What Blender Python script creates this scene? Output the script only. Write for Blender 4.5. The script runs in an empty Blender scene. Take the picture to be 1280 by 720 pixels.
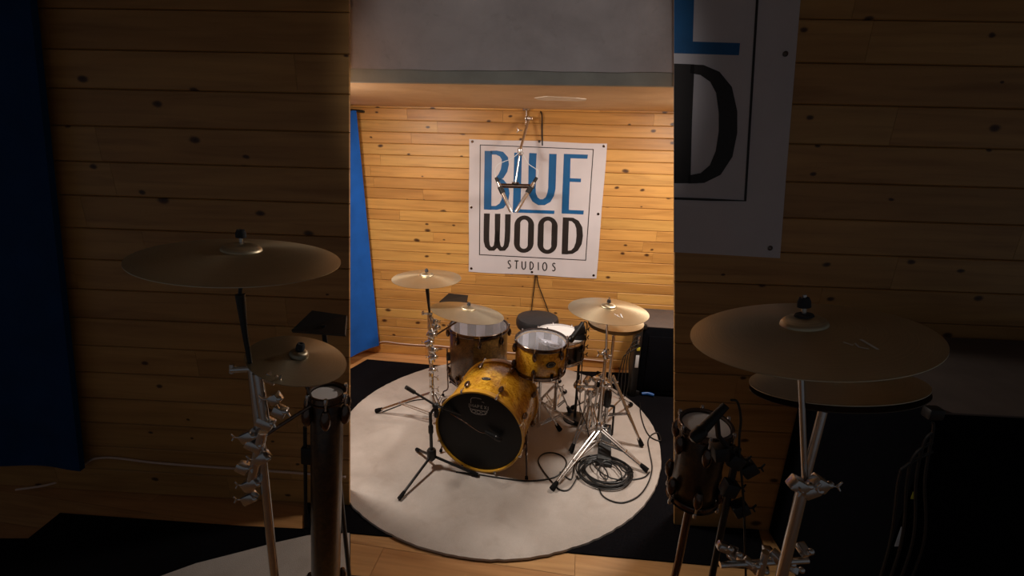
import bpy, bmesh, math, random
from mathutils import Vector, Matrix
random.seed(7)
V = Vector
S = bpy.context.scene
COL = S.collection
PI = math.pi

# ------------------------------------------------------------------ camera
FPX, PITCH, ROLL, CAMZ = 580.0, math.radians(17.3), math.radians(1.5), 2.0
CAM = V((0, 0, CAMZ))
_U = V((0, math.sin(PITCH), math.cos(PITCH)))
_F = V((0, math.cos(PITCH), -math.sin(PITCH)))
_X = V((1, 0, 0))
_R = _X * math.cos(ROLL) + _U * math.sin(ROLL)
_UP = -_X * math.sin(ROLL) + _U * math.cos(ROLL)


def ray(px, py):
    return _R * ((px - 640) / FPX) + _UP * ((360 - py) / FPX) + _F


def at_z(px, py, z=0.0):            # measured point of the photo at height z
    d = ray(px, py)
    return CAM + d * ((z - CAMZ) / d.z)


def at_y(px, py, Y):                # measured point of the photo at distance Y
    d = ray(px, py)
    return CAM + d * (Y / d.y)


def on_plane(px, py, P, n):
    d = ray(px, py)
    return CAM + d * ((P - CAM).dot(n) / d.dot(n))


cam_d = bpy.data.cameras.new('camera')
cam = bpy.data.objects.new('camera', cam_d)
COL.objects.link(cam)
cam_d.sensor_width = 36.0
cam_d.lens = FPX / 1280 * 36.0
cam_d.clip_start = 0.02
m = Matrix((( _R.x, _UP.x, -_F.x), (_R.y, _UP.y, -_F.y), (_R.z, _UP.z, -_F.z))).to_4x4()
m.translation = CAM
cam.matrix_world = m
S.camera = cam

# ------------------------------------------------------------------ materials
def srgb(r, g, b):
    f = lambda c: (c / 255 / 12.92) if c / 255 <= .04045 else ((c / 255 + .055) / 1.055) ** 2.4
    return (f(r), f(g), f(b), 1)


class NT:
    def __init__(s, name):
        s.m = bpy.data.materials.new(name)
        s.m.use_nodes = True
        s.t = s.m.node_tree
        s.b = s.t.nodes['Principled BSDF']

    def n(s, typ, **kw):
        nd = s.t.nodes.new(typ)
        for k, v in kw.items():
            if k in nd.inputs:
                nd.inputs[k].default_value = v
            else:
                setattr(nd, k, v)
        return nd

    def l(s, a, b):
        s.t.links.new(a, b)

    def ramp(s, fac, stops):
        r = s.n('ShaderNodeValToRGB')
        e = r.color_ramp.elements
        while len(e) < len(stops):
            e.new(0.5)
        for el, (p, c) in zip(e, stops):
            el.position = p
            el.color = c
        s.l(fac, r.inputs[0])
        return r.outputs[0]

    def mix(s, fac, a, b, mode='MIX'):
        x = s.n('ShaderNodeMix', data_type='RGBA', blend_type=mode)
        for i, v in ((0, fac), (6, a), (7, b)):
            if hasattr(v, 'is_linked'):
                s.l(v, x.inputs[i])
            else:
                x.inputs[i].default_value = v
        return x.outputs[2]

    def bump(s, h, strength=.2, dist=.01):
        b = s.n('ShaderNodeBump', Strength=strength, Distance=dist)
        s.l(h, b.inputs['Height'])
        s.l(b.outputs[0], s.b.inputs['Normal'])


def plain(name, col, rough=.5, metal=0.0, noise=0.0, nscale=20, spec=None, coat=0):
    t = NT(name)
    t.b.inputs['Roughness'].default_value = rough
    t.b.inputs['Metallic'].default_value = metal
    if spec is not None:
        t.b.inputs['Specular IOR Level'].default_value = spec
    if coat:
        t.b.inputs['Coat Weight'].default_value = coat
        t.b.inputs['Coat Roughness'].default_value = .15
    tc = t.n('ShaderNodeTexCoord')
    nz = t.n('ShaderNodeTexNoise', Scale=nscale, Detail=4.0)
    t.l(tc.outputs['Object'], nz.inputs['Vector'])
    a = noise
    lo = tuple(c * (1 - a) for c in col[:3]) + (1,)
    hi = tuple(min(1, c * (1 + a)) for c in col[:3]) + (1,)
    t.l(t.ramp(nz.outputs[0], [(.3, lo), (.7, hi)]), t.b.inputs['Base Color'])
    return t.m


def plank_wood(name, base, dark, knot=True, rough=.42, few=.58):
    t = NT(name)
    uv = t.n('ShaderNodeUVMap', uv_map='UVMap')
    at = t.n('ShaderNodeAttribute', attribute_name='tone')
    mp = t.n('ShaderNodeMapping')
    mp.inputs['Scale'].default_value = (1.6, 26, 1)
    t.l(uv.outputs[0], mp.inputs[0])
    n1 = t.n('ShaderNodeTexNoise', Scale=1.0, Detail=6.0, Roughness=.55, Distortion=.6)
    t.l(mp.outputs[0], n1.inputs['Vector'])
    mp2 = t.n('ShaderNodeMapping')
    mp2.inputs['Scale'].default_value = (.9, 7, 1)
    t.l(uv.outputs[0], mp2.inputs[0])
    n2 = t.n('ShaderNodeTexNoise', Scale=1.0, Detail=3.0, Distortion=1.2)
    t.l(mp2.outputs[0], n2.inputs['Vector'])
    mid = tuple((a + b) / 2 for a, b in zip(base, dark))
    c = t.ramp(n1.outputs[0], [(.28, mid), (.5, base), (.75, tuple(min(1, x * 1.12) for x in base[:3]) + (1,))])
    c2 = t.ramp(n2.outputs[0], [(.35, (.78, .72, .66, 1)), (.6, (1, 1, 1, 1))])
    c = t.mix(.7, c, c2, 'MULTIPLY')
    tone = t.ramp(at.outputs['Fac'], [(0, (.8, .75, .7, 1)), (.5, (1, .97, .93, 1)), (1, (1.0, 1.06, 1.05, 1))])
    c = t.mix(1.0, c, tone, 'MULTIPLY')
    if knot:
        mp3 = t.n('ShaderNodeMapping')
        mp3.inputs['Scale'].default_value = (5.0, 8.5, 1)
        t.l(uv.outputs[0], mp3.inputs[0])
        nd = t.n('ShaderNodeTexNoise', Scale=2.0, Detail=2.0)
        t.l(mp3.outputs[0], nd.inputs['Vector'])
        dv = t.mix(.12, mp3.outputs[0], nd.outputs['Color'])
        vo = t.n('ShaderNodeTexVoronoi', voronoi_dimensions='2D', Scale=1.0, Randomness=1.0)
        t.l(dv, vo.inputs['Vector'])
        sp = t.n('ShaderNodeSeparateColor')
        t.l(vo.outputs['Color'], sp.inputs[0])
        sel = t.n('ShaderNodeMath', operation='GREATER_THAN')
        t.l(sp.outputs[0], sel.inputs[0]); sel.inputs[1].default_value = few
        sz = t.n('ShaderNodeMapRange'); t.l(sp.outputs[1], sz.inputs[0])
        sz.inputs[3].default_value = .05; sz.inputs[4].default_value = .16
        dvd = t.n('ShaderNodeMath', operation='DIVIDE')
        t.l(vo.outputs['Distance'], dvd.inputs[0]); t.l(sz.outputs[0], dvd.inputs[1])
        k = t.ramp(dvd.outputs[0], [(0, (1, 1, 1, 1)), (.55, (.85, .85, .85, 1)), (.8, (.3, .3, .3, 1)), (1, (0, 0, 0, 1))])
        mm = t.n('ShaderNodeMath', operation='MULTIPLY')
        t.l(k, mm.inputs[0]); t.l(sel.outputs[0], mm.inputs[1])
        c = t.mix(mm.outputs[0], c, srgb(58, 26, 10))
    t.l(c, t.b.inputs['Base Color'])
    t.b.inputs['Roughness'].default_value = rough
    t.bump(n1.outputs[0], .08, .004)
    return t.m


def burl(name, a, b, c, rough=.25):
    t = NT(name)
    tc = t.n('ShaderNodeTexCoord')
    n0 = t.n('ShaderNodeTexNoise', Scale=5.0, Detail=4.0, Distortion=2.0)
    t.l(tc.outputs['Object'], n0.inputs['Vector'])
    n1 = t.n('ShaderNodeTexNoise', Scale=22.0, Detail=5.0, Roughness=.65, Distortion=2.5)
    t.l(tc.outputs['Object'], n1.inputs['Vector'])
    c1 = t.ramp(n1.outputs[0], [(.32, c), (.48, b), (.66, a)])
    c0 = t.ramp(n0.outputs[0], [(.35, (.6, .5, .4, 1)), (.6, (1, 1, 1, 1))])
    t.l(t.mix(.75, c1, c0, 'MULTIPLY'), t.b.inputs['Base Color'])
    t.b.inputs['Roughness'].default_value = rough
    t.b.inputs['Coat Weight'].default_value = .5
    t.b.inputs['Coat Roughness'].default_value = .12
    return t.m


def cymbal_mat(name, col):
    t = NT(name)
    tc = t.n('ShaderNodeTexCoord')
    sx = t.n('ShaderNodeSeparateXYZ'); t.l(tc.outputs['Object'], sx.inputs[0])
    cb = t.n('ShaderNodeCombineXYZ'); t.l(sx.outputs[0], cb.inputs[0]); t.l(sx.outputs[1], cb.inputs[1])
    ln = t.n('ShaderNodeVectorMath', operation='LENGTH'); t.l(cb.outputs[0], ln.inputs[0])
    nz = t.n('ShaderNodeTexNoise', noise_dimensions='1D', Scale=420.0, Detail=3.0)
    t.l(ln.outputs['Value'], nz.inputs['W'])
    nb = t.n('ShaderNodeTexNoise', Scale=9.0, Detail=3.0); t.l(tc.outputs['Object'], nb.inputs['Vector'])
    c = t.ramp(nz.outputs[0], [(.3, tuple(x * .86 for x in col[:3]) + (1,)), (.7, col)])
    c = t.mix(.4, c, t.ramp(nb.outputs[0], [(.3, (.8, .76, .68, 1)), (.65, (1, 1, 1, 1))]), 'MULTIPLY')
    t.l(c, t.b.inputs['Base Color'])
    t.b.inputs['Metallic'].default_value = .9
    t.b.inputs['Roughness'].default_value = .38
    t.b.inputs['Anisotropic'].default_value = .65
    tg = t.n('ShaderNodeTangent', direction_type='RADIAL', axis='Z')
    t.l(tg.outputs[0], t.b.inputs['Tangent'])
    t.bump(nz.outputs[0], .12, .001)
    return t.m


def rug_mat():
    t = NT('cream_rug_pile')
    tc = t.n('ShaderNodeTexCoord')
    n0 = t.n('ShaderNodeTexNoise', Scale=1.7, Detail=5.0, Roughness=.6); t.l(tc.outputs['Object'], n0.inputs['Vector'])
    n1 = t.n('ShaderNodeTexNoise', Scale=260.0, Detail=3.0); t.l(tc.outputs['Object'], n1.inputs['Vector'])
    n2 = t.n('ShaderNodeTexNoise', Scale=6.0, Detail=6.0, Distortion=.8); t.l(tc.outputs['Object'], n2.inputs['Vector'])
    c = t.ramp(n0.outputs[0], [(.3, srgb(182, 171, 162)), (.55, srgb(202, 192, 184)), (.75, srgb(210, 200, 192))])
    c = t.mix(.35, c, t.ramp(n2.outputs[0], [(.3, (.72, .66, .62, 1)), (.5, (1, 1, 1, 1))]), 'MULTIPLY')
    c = t.mix(.3, c, t.ramp(n1.outputs[0], [(.3, (.7, .7, .7, 1)), (.7, (1, 1, 1, 1))]), 'MULTIPLY')
    t.l(c, t.b.inputs['Base Color'])
    t.b.inputs['Roughness'].default_value = .95
    t.b.inputs['Specular IOR Level'].default_value = .1
    t.bump(n1.outputs[0], .5, .004)
    return t.m


def plaster(name, col, dark):
    t = NT(name)
    tc = t.n('ShaderNodeTexCoord')
    n0 = t.n('ShaderNodeTexNoise', Scale=2.2, Detail=6.0, Roughness=.6, Distortion=.4); t.l(tc.outputs['Object'], n0.inputs['Vector'])
    n1 = t.n('ShaderNodeTexNoise', Scale=14.0, Detail=5.0, Roughness=.7, Distortion=1.2); t.l(tc.outputs['Object'], n1.inputs['Vector'])
    c = t.ramp(n0.outputs[0], [(.3, dark), (.6, col)])
    c = t.mix(.3, c, t.ramp(n1.outputs[0], [(.28, (.62, .6, .58, 1)), (.42, (1, 1, 1, 1))]), 'MULTIPLY')
    t.l(c, t.b.inputs['Base Color'])
    t.b.inputs['Roughness'].default_value = .8
    t.bump(n1.outputs[0], .25, .01)
    return t.m


def head_mat():
    t = NT('clear_drum_film')
    out = t.t.nodes['Material Output']
    tr = t.n('ShaderNodeBsdfTransparent')
    tr.inputs[0].default_value = (.95, .96, 1, 1)
    t.b.inputs['Base Color'].default_value = (.75, .76, .8, 1)
    t.b.inputs['Roughness'].default_value = .12
    mx = t.n('ShaderNodeMixShader'); mx.inputs[0].default_value = .16
    t.l(tr.outputs[0], mx.inputs[1]); t.l(t.b.outputs[0], mx.inputs[2])
    t.l(mx.outputs[0], out.inputs[0])
    return t.m


M = {}
M['pine'] = plank_wood('pine_planks', srgb(214, 162, 90), srgb(156, 100, 42))
M['pine_dim'] = plank_wood('dimmed_pine_planks', srgb(190, 146, 88), srgb(146, 100, 52), few=.8)  # pine again, its colour lowered to make the wing walls dim
M['laminate'] = plank_wood('floor_laminate', srgb(206, 156, 104), srgb(168, 116, 70), knot=False, rough=.38)
M['plaster'] = plaster('painted_fascia', srgb(196, 188, 188), srgb(168, 160, 160))
M['soffit'] = plaster('cream_ceiling_paint', srgb(228, 196, 152), srgb(210, 174, 130))
M['trimgrey'] = plain('grey_green_edge_paint', srgb(150, 150, 142), .7, noise=.12, nscale=9)
M['patch'] = plain('bare_plaster_patch', srgb(238, 226, 208), .9, noise=.1)
M['ceil'] = plain('white_ceiling_paint', srgb(190, 186, 180), .9, noise=.05)
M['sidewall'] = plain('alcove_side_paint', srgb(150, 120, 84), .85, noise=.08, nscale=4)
M['blue'] = plain('blue_fabric', srgb(30, 96, 190), .8, noise=.12, nscale=6, spec=.2)
M['blue_dim'] = plain('dimmed_blue_fabric', srgb(14, 52, 96), .85, noise=.15, nscale=6, spec=.15)  # the blue curtain fabric with dimness put into its colour
M['vinyl'] = plain('white_vinyl', srgb(208, 202, 206), .5, noise=.04, nscale=5)
M['inkblue'] = plain('blue_print', srgb(10, 90, 146), .45, noise=.12, nscale=9)
M['inkblack'] = plain('black_print', srgb(34, 27, 25), .45, noise=.1)
M['chrome'] = plain('chrome', (.74, .73, .72, 1), .24, 1.0, noise=.06, nscale=40)
M['darkchrome'] = plain('dark_nickel', (.16, .12, .1, 1), .22, 1.0, noise=.1, nscale=40)
M['black'] = plain('black_plastic', srgb(20, 19, 20), .5, noise=.15, nscale=30)
M['blackmetal'] = plain('black_powder_coat', srgb(18, 17, 18), .35, noise=.1, spec=.5)
M['rubber'] = plain('black_rubber', srgb(14, 13, 14), .85, noise=.2, nscale=50, spec=.2)
M['mat'] = plain('black_carpet_mat', srgb(17, 16, 19), .98, noise=.4, nscale=120, spec=.05)
M['carpetbox'] = plain('black_carpeted_cabinet', srgb(13, 14, 18), .97, noise=.3, nscale=150, spec=.02)
M['grille'] = plain('black_grille_cloth', srgb(12, 12, 16), .95, noise=.2, nscale=150, spec=.03)
M['cabtop'] = plain('grey_cabinet_top', srgb(92, 80, 74), .9, noise=.12, nscale=9)  # top panel coloured lighter than the carpeted body
M['cable'] = plain('black_cable_jacket', srgb(20, 18, 18), .45, noise=.1)
M['whitecable'] = plain('white_cable_jacket', srgb(216, 190, 174), .5, noise=.05)
M['bluecable'] = plain('blue_plug', srgb(30, 86, 160), .4, noise=.05)
M['yellow'] = plain('yellow_tape', srgb(214, 206, 70), .5, noise=.05)
M['whitetape'] = plain('white_tape', srgb(214, 220, 226), .5, noise=.05)
M['leather'] = plain('black_vinyl_seat', srgb(40, 38, 40), .5, noise=.15, nscale=60)
M['gold'] = burl('golden_burl', srgb(238, 192, 70), srgb(216, 162, 40), srgb(150, 96, 20))
M['brown'] = burl('shaded_brown_burl', srgb(128, 96, 50), srgb(98, 70, 34), srgb(60, 40, 20), .3)  # floor tom shell: the crash cymbal's shade is put into this colour
M['darkburl'] = burl('dark_burl', srgb(84, 58, 28), srgb(60, 38, 18), srgb(40, 24, 12), .35)
M['hoopgold'] = plain('gold_hoop_lacquer', srgb(198, 146, 44), .3, noise=.15, nscale=14, coat=.4)
M['bronze'] = cymbal_mat('bronze_cymbal', (.66, .58, .41, 1))
M['bronze_dim'] = cymbal_mat('dimmed_bronze_cymbal', (.42, .37, .27, 1))  # cymbal bronze with dim light painted into the colour
M['bronze_shaded'] = cymbal_mat('shaded_bronze_cymbal', (.10, .07, .05, 1))  # shade of the lower hi-hats painted into the bronze
M['clear'] = head_mat()
M['lining'] = plain('pale_reflection_stripe', srgb(226, 224, 228), .7, noise=.05)  # pale and grey stripes paint reflections onto the inside of the shell
M['lining2'] = plain('grey_reflection_gap', srgb(128, 124, 124), .7, noise=.05)
M['whitehead'] = plain('coated_white_head', srgb(236, 234, 234), .6, noise=.03)
M['blackhead'] = plain('black_kick_head', srgb(11, 11, 13), .45, noise=.1, spec=.3)
M['logo'] = plain('pale_logo_print', srgb(150, 146, 142), .5, noise=.05)
M['felt'] = plain('grey_felt', srgb(60, 62, 66), .95, noise=.2, nscale=80)
M['rug'] = rug_mat()


# ------------------------------------------------------------------ mesh builder
class MB:
    def __init__(s):
        s.v, s.f, s.uv, s.tone, s.mi = [], [], [], [], []

    def add(s, verts, faces, uv=None, tone=.5, mi=0):
        b = len(s.v)
        s.v += [V(p) for p in verts]
        for f in faces:
            s.f.append(tuple(b + i for i in f))
            s.uv.append([uv[i] for i in f] if uv else None)
            s.tone.append(tone)
            s.mi.append(mi)
        return s

    def box(s, lo, hi, M4=None, bev=0.0):
        x0, y0, z0 = lo; x1, y1, z1 = hi
        if bev <= 0:
            vs = [V((x, y, z)) for z in (z0, z1) for y in (y0, y1) for x in (x0, x1)]
            fs = [(0, 2, 3, 1), (4, 5, 7, 6), (0, 1, 5, 4), (2, 6, 7, 3), (0, 4, 6, 2), (1, 3, 7, 5)]
        else:
            bm = bmesh.new()
            bmesh.ops.create_cube(bm, size=1)
            for w in bm.verts:
                w.co = V(((x0 + x1) / 2 + w.co.x * (x1 - x0), (y0 + y1) / 2 + w.co.y * (y1 - y0), (z0 + z1) / 2 + w.co.z * (z1 - z0)))
            bmesh.ops.bevel(bm, geom=bm.edges[:], offset=bev, segments=2, affect='EDGES', profile=.5)
            bm.verts.index_update()
            vs = [w.co.copy() for w in bm.verts]
            fs = [tuple(w.index for w in f.verts) for f in bm.faces]
            bm.free()
        if M4 is not None:
            vs = [M4 @ w for w in vs]
        return s.add(vs, fs)

    def tube(s, pts, r, seg=10, cap=True, flat=1.0):
        pts = [V(p) for p in pts]
        n = len(pts)
        rs = r if isinstance(r, (list, tuple)) else [r] * n
        T = []
        for i in range(n):
            a = pts[max(0, i - 1)]; b = pts[min(n - 1, i + 1)]
            d = (b - a)
            T.append(d.normalized() if d.length > 1e-9 else V((0, 0, 1)))
        ref = V((0, 0, 1)) if abs(T[0].z) < .9 else V((0, 1, 0))
        nrm = (ref - T[0] * ref.dot(T[0])).normalized()
        vs = []
        for i in range(n):
            nrm = (nrm - T[i] * nrm.dot(T[i]))
            nrm = nrm.normalized() if nrm.length > 1e-6 else T[i].orthogonal().normalized()
            bn = T[i].cross(nrm)
            for k in range(seg):
                a = 2 * PI * k / seg
                vs.append(pts[i] + nrm * (math.cos(a) * rs[i] * flat) + bn * (math.sin(a) * rs[i]))
        fs = []
        for i in range(n - 1):
            for k in range(seg):
                k2 = (k + 1) % seg
                fs.append((i * seg + k, i * seg + k2, (i + 1) * seg + k2, (i + 1) * seg + k))
        if cap:
            fs.append(tuple(range(seg - 1, -1, -1)))
            fs.append(tuple((n - 1) * seg + k for k in range(seg)))
        return s.add(vs, fs)

    def lathe(s, prof, seg=48, M4=None, closed=False, mis=None):
        vs, fs, base = [], [], []
        for (r, z) in prof:
            base.append(len(vs))
            if r < 1e-7:
                vs.append(V((0, 0, z)))
            else:
                vs += [V((r * math.cos(2 * PI * k / seg), r * math.sin(2 * PI * k / seg), z)) for k in range(seg)]
        n = len(prof)
        for i in range(n if closed else n - 1):
            j = (i + 1) % n
            a0, b0 = prof[i][0] < 1e-7, prof[j][0] < 1e-7
            for k in range(seg):
                k2 = (k + 1) % seg
                if a0 and b0:
                    continue
                if a0:
                    fs.append((base[i], base[j] + k2, base[j] + k))
                elif b0:
                    fs.append((base[i] + k, base[i] + k2, base[j]))
                else:
                    fs.append((base[i] + k, base[i] + k2, base[j] + k2, base[j] + k))
        if M4 is not None:
            vs = [M4 @ w for w in vs]
        return s.add(vs, fs)

    def ball(s, c, r, seg=14, sc=(1, 1, 1)):
        prof = [(r * math.sin(PI * i / 8), -r * math.cos(PI * i / 8)) for i in range(9)]
        prof[0] = (0, -r); prof[-1] = (0, r)
        return s.lathe(prof, seg, Matrix.Translation(V(c)) @ Matrix.Diagonal((*sc, 1)))

    def prism(s, pts, off):             # planar polygon with thickness
        n = len(pts)
        a = [V(p) for p in pts]; b = [p + off for p in a]
        fs = [tuple(range(n)), tuple(range(2 * n - 1, n - 1, -1))]
        fs += [(i, n + i, n + (i + 1) % n, (i + 1) % n) for i in range(n)]
        return s.add(a + b, fs)

    def build(s, name, mat, parent=None, smooth=40, local=False):
        me = bpy.data.meshes.new(name)
        org = V((0, 0, 0))
        if parent is not None and not local:
            r = parent
            while r.parent is not None:
                r = r.parent
            org = r.location
        me.from_pydata([tuple(p - org) for p in s.v], [], s.f)
        mats = mat if isinstance(mat, (list, tuple)) else [mat]
        for x in mats:
            me.materials.append(x)
        if any(u is not None for u in s.uv):
            ul = me.uv_layers.new(name='UVMap')
            at = me.attributes.new('tone', 'FLOAT', 'FACE')
            for p, uv, tn in zip(me.polygons, s.uv, s.tone):
                at.data[p.index].value = tn
                if uv:
                    for li, c in zip(p.loop_indices, uv):
                        ul.data[li].uv = c
        for p, mi in zip(me.polygons, s.mi):
            p.material_index = mi
        bm = bmesh.new(); bm.from_mesh(me)
        bmesh.ops.recalc_face_normals(bm, faces=bm.faces[:])
        bm.to_mesh(me); bm.free()
        if smooth:
            for p in me.polygons:
                p.use_smooth = True
            me.set_sharp_from_angle(angle=math.radians(smooth))
        o = bpy.data.objects.new(name, me)
        COL.objects.link(o)
        if parent is not None:
            o.parent = parent
        return o


def tag(o, label, cat, group=None, kind=None):
    if label: o['label'] = label
    if cat: o['category'] = cat
    if group: o['group'] = group
    if kind: o['kind'] = kind
    return o


def struct(o, label=None):
    o['kind'] = 'structure'
    if label: o['label'] = label
    return o


def thing(name, label, cat, loc=(0, 0, 0), group=None, M4=None):
    o = bpy.data.objects.new(name, None)
    COL.objects.link(o)
    o.empty_display_size = .05
    if M4 is not None:
        o.matrix_world = M4
    else:
        o.location = loc
    return tag(o, label, cat, group)


def own(mb, name, mat, label, cat, origin, group=None, smooth=40):
    """a thing that is one mesh, with its origin at its base"""
    o = mb.build(name, mat, None, smooth)
    org = V(origin)
    o.data.transform(Matrix.Translation(-org))
    o.location = org
    return tag(o, label, cat, group)


def smoothpath(pts, n=8):
    """Catmull-Rom through points"""
    P = [V(p) for p in pts]
    P = [P[0]] + P + [P[-1]]
    out = []
    for i in range(1, len(P) - 2):
        for k in range(n):
            t = k / n
            a, b, c, d = P[i - 1], P[i], P[i + 1], P[i + 2]
            out.append(.5 * ((2 * b) + (c - a) * t + (2 * a - 5 * b + 4 * c - d) * t * t + (-a + 3 * b - 3 * c + d) * t ** 3))
    out.append(P[-2])
    return out


# ------------------------------------------------------------------ setting
PSI = math.radians(5.5)
WD = V((math.cos(PSI), -math.sin(PSI), 0))            # along the back wall, to the right
WN = V((-math.sin(PSI), -math.cos(PSI), 0))           # out of the back wall
WB = at_z(534, 444, 0)
STAGE_H = on_plane(640, 136, WB, WN).z                # height of the lowered ceiling
HB = at_z(640, 104, STAGE_H)                          # lower front edge of the fascia


def planks(origin, udir, ndir, z0, z1, u_lo, u_hi, pitch, lens, th=.016, gap=.0025, tones=(0, 1)):
    """boards laid horizontally; u_lo/u_hi are functions of z (the ends follow a raked edge)"""
    mb = MB()
    z = z0
    row = 0
    bev = .004
    while z < z1 - .01:
        a, b = z, min(z + pitch, z1)
        lo = min(u_lo(a), u_lo(b)); hi = max(u_hi(a), u_hi(b))
        u = lo - random.uniform(0, lens[1])
        while u < hi:
            L = random.uniform(*lens)
            s0, s1 = u, u + L
            u += L
            if s1 < lo or s0 > hi:
                continue
            tone = random.uniform(*tones)
            off = random.uniform(0, 40)
            def U(x, zz):
                return max(min(x, u_hi(zz)), u_lo(zz))
            za, zb = a + gap / 2, b - gap / 2
            rows = [(za, 0), (za, th - bev), (za + bev, th), (zb - bev, th), (zb, th - bev), (zb, 0)]
            vs, uv = [], []
            for (zz, d) in rows:
                for x in (s0 + gap / 4, s1 - gap / 4):
                    uu = U(x, zz)
                    vs.append(origin + udir * uu + V((0, 0, zz)) + ndir * d)
                    uv.append((uu + off, zz + off * .37))
            fs = [(2 * i, 2 * i + 1, 2 * i + 3, 2 * i + 2) for i in range(5)]
            fs += [(0, 2, 4, 6, 8, 10), (11, 9, 7, 5, 3, 1)]
            mb.add(vs, fs, uv, tone)
        z = b
        row += 1
    return mb


# back wall: pine boards on a backing slab
ulim = 2.3
mb = planks(WB - WN * .0, WD, WN, 0, STAGE_H + .02, lambda z: -1.62, lambda z: 3.1, .094, (.7, 1.9))
# backing behind the boards
b0, b1 = WB + WD * -1.62, WB + WD * 3.1
mb.add([b0, b1, b1 + V((0, 0, STAGE_H + .3)), b0 + V((0, 0, STAGE_H + .3)),
        b0 - WN * .1, b1 - WN * .1, b1 - WN * .1 + V((0, 0, STAGE_H + .3)), b0 - WN * .1 + V((0, 0, STAGE_H + .3))],
       [(0, 1, 2, 3), (4, 7, 6, 5), (0, 4, 5, 1), (3, 2, 6, 7), (0, 3, 7, 4), (1, 5, 6, 2)], [(0, 0)] * 8, .0)
struct(mb.build('wall_back', M['pine'], smooth=0), 'horizontal pine board wall behind the drum kit')

# wing walls (dimmed pine partitions either side of the stage opening)
GY = math.radians(2.5)
GD = V((math.cos(GY), -math.sin(GY), 0)); GN = V((-math.sin(GY), -math.cos(GY), 0))
GB = at_z(438, 630, 0)
ROOM_H = 2.86


def gu(p):
    return (p - GB).dot(GD)


def edge_u(px):
    a = on_plane(px, 700, GB, GN); b = on_plane(px, 20, GB, GN)
    ua, ub, za, zb = gu(a), gu(b), a.z, b.z
    return lambda z: ua + (ub - ua) * (z - za) / (zb - za)


eL, eR = edge_u(438), edge_u(842)
WT = .10


def wing(name, lo, hi, inner_left, label):
    mb = planks(GB, GD, GN, 0, ROOM_H, lo, hi, .156, (1.0, 2.3), tones=(.1, .8))
    k = .5 * WT
    def back(z):
        l = lo(z) - (k if not inner_left else 0) if False else lo(z)
        return l
    vs = []
    for z in (0, ROOM_H):
        l, h = lo(z), hi(z)
        lb = l + (k if inner_left else 0); hb = h - (0 if inner_left else k)
        vs += [GB + GD * l + V((0, 0, z)), GB + GD * h + V((0, 0, z)), GB + GD * hb - GN * WT + V((0, 0, z)), GB + GD * lb - GN * WT + V((0, 0, z))]
    mb.add(vs, [(0, 1, 2, 3), (4, 7, 6, 5), (0, 4, 5, 1), (1, 5, 6, 2), (2, 6, 7, 3), (3, 7, 4, 0)], [(0, 0)] * 8, .0)
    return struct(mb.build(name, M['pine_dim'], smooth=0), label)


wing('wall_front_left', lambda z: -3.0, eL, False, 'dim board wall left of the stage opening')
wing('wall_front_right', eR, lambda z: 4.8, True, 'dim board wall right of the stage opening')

# alcove side walls
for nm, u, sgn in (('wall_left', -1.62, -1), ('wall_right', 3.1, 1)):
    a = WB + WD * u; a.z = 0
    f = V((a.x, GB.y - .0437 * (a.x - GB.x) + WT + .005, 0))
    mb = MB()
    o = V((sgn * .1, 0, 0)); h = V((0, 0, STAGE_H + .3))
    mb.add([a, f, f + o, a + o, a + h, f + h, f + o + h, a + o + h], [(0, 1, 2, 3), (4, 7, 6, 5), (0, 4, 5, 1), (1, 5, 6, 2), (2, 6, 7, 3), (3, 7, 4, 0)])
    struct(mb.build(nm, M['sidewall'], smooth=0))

# floor: laminate boards over one slab
mb = MB()
vs = [V((-5, -1.2, -.1)), V((5, -1.2, -.1)), V((5, 5.2, -.1)), V((-5, 5.2, -.1))]
mb.add(vs + [p + V((0, 0, .096)) for p in vs], [(0, 3, 2, 1), (4, 5, 6, 7), (0, 1, 5, 4), (1, 2, 6, 5), (2, 3, 7, 6), (3, 0, 4, 7)], [(0, 0)] * 8, .0)
FA = math.radians(-8)
fd, fn = V((math.cos(FA), math.sin(FA), 0)), V((-math.sin(FA), math.cos(FA), 0))
v = -2.6
while v < 6.4:
    u = -6 - random.uniform(0, 1.2)
    while u < 6:
        L = 1.2
        p = fd * u + fn * v
        if -4.9 < p.x + .6 < 4.9 and -1.2 < p.y < 5.1:
            o = random.uniform(0, 40)
            q = [V((0, 0, 0)) + fd * x + fn * y for x, y in ((u + .001, v + .001), (u + L - .001, v + .001), (u + L - .001, v + .189), (u + .001, v + .189))]
            mb.add(q, [(0, 1, 2, 3)], [(u + o, v + o), (u + L + o, v + o), (u + L + o, v + .19 + o), (u + o, v + .19 + o)], random.uniform(.2, .9))
        u += L
    v += .19
struct(mb.build('floor', M['laminate'], smooth=0), 'warm wood laminate floor')

# ceilings and fascia
def hp(u, d=0, z=0):                       # point along the fascia line, d metres behind its front
    p = HB + WD * u - WN * d
    return V((p.x, p.y, z))


ub = (WB - HB).dot(-WN)
mb = MB()
c0, c1, c2, c3 = hp(-2.3, .02), hp(2.6, .02), hp(2.6, ub + .05), hp(-2.3, ub + .05)
z0, z1 = STAGE_H, STAGE_H + .06
pts = [c0, c1, c2, c3]
mb.add([V((p.x, p.y, z0)) for p in pts] + [V((p.x, p.y, z1)) for p in pts],
       [(0, 3, 2, 1), (4, 5, 6, 7), (0, 1, 5, 4), (1, 2, 6, 5), (2, 3, 7, 6), (3, 0, 4, 7)])
struct(mb.build('ceiling_stage', M['soffit'], smooth=0), 'cream lowered ceiling over the drum kit')
zt = on_plane(640, 89, HB, WN).z
mb = MB()
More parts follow.
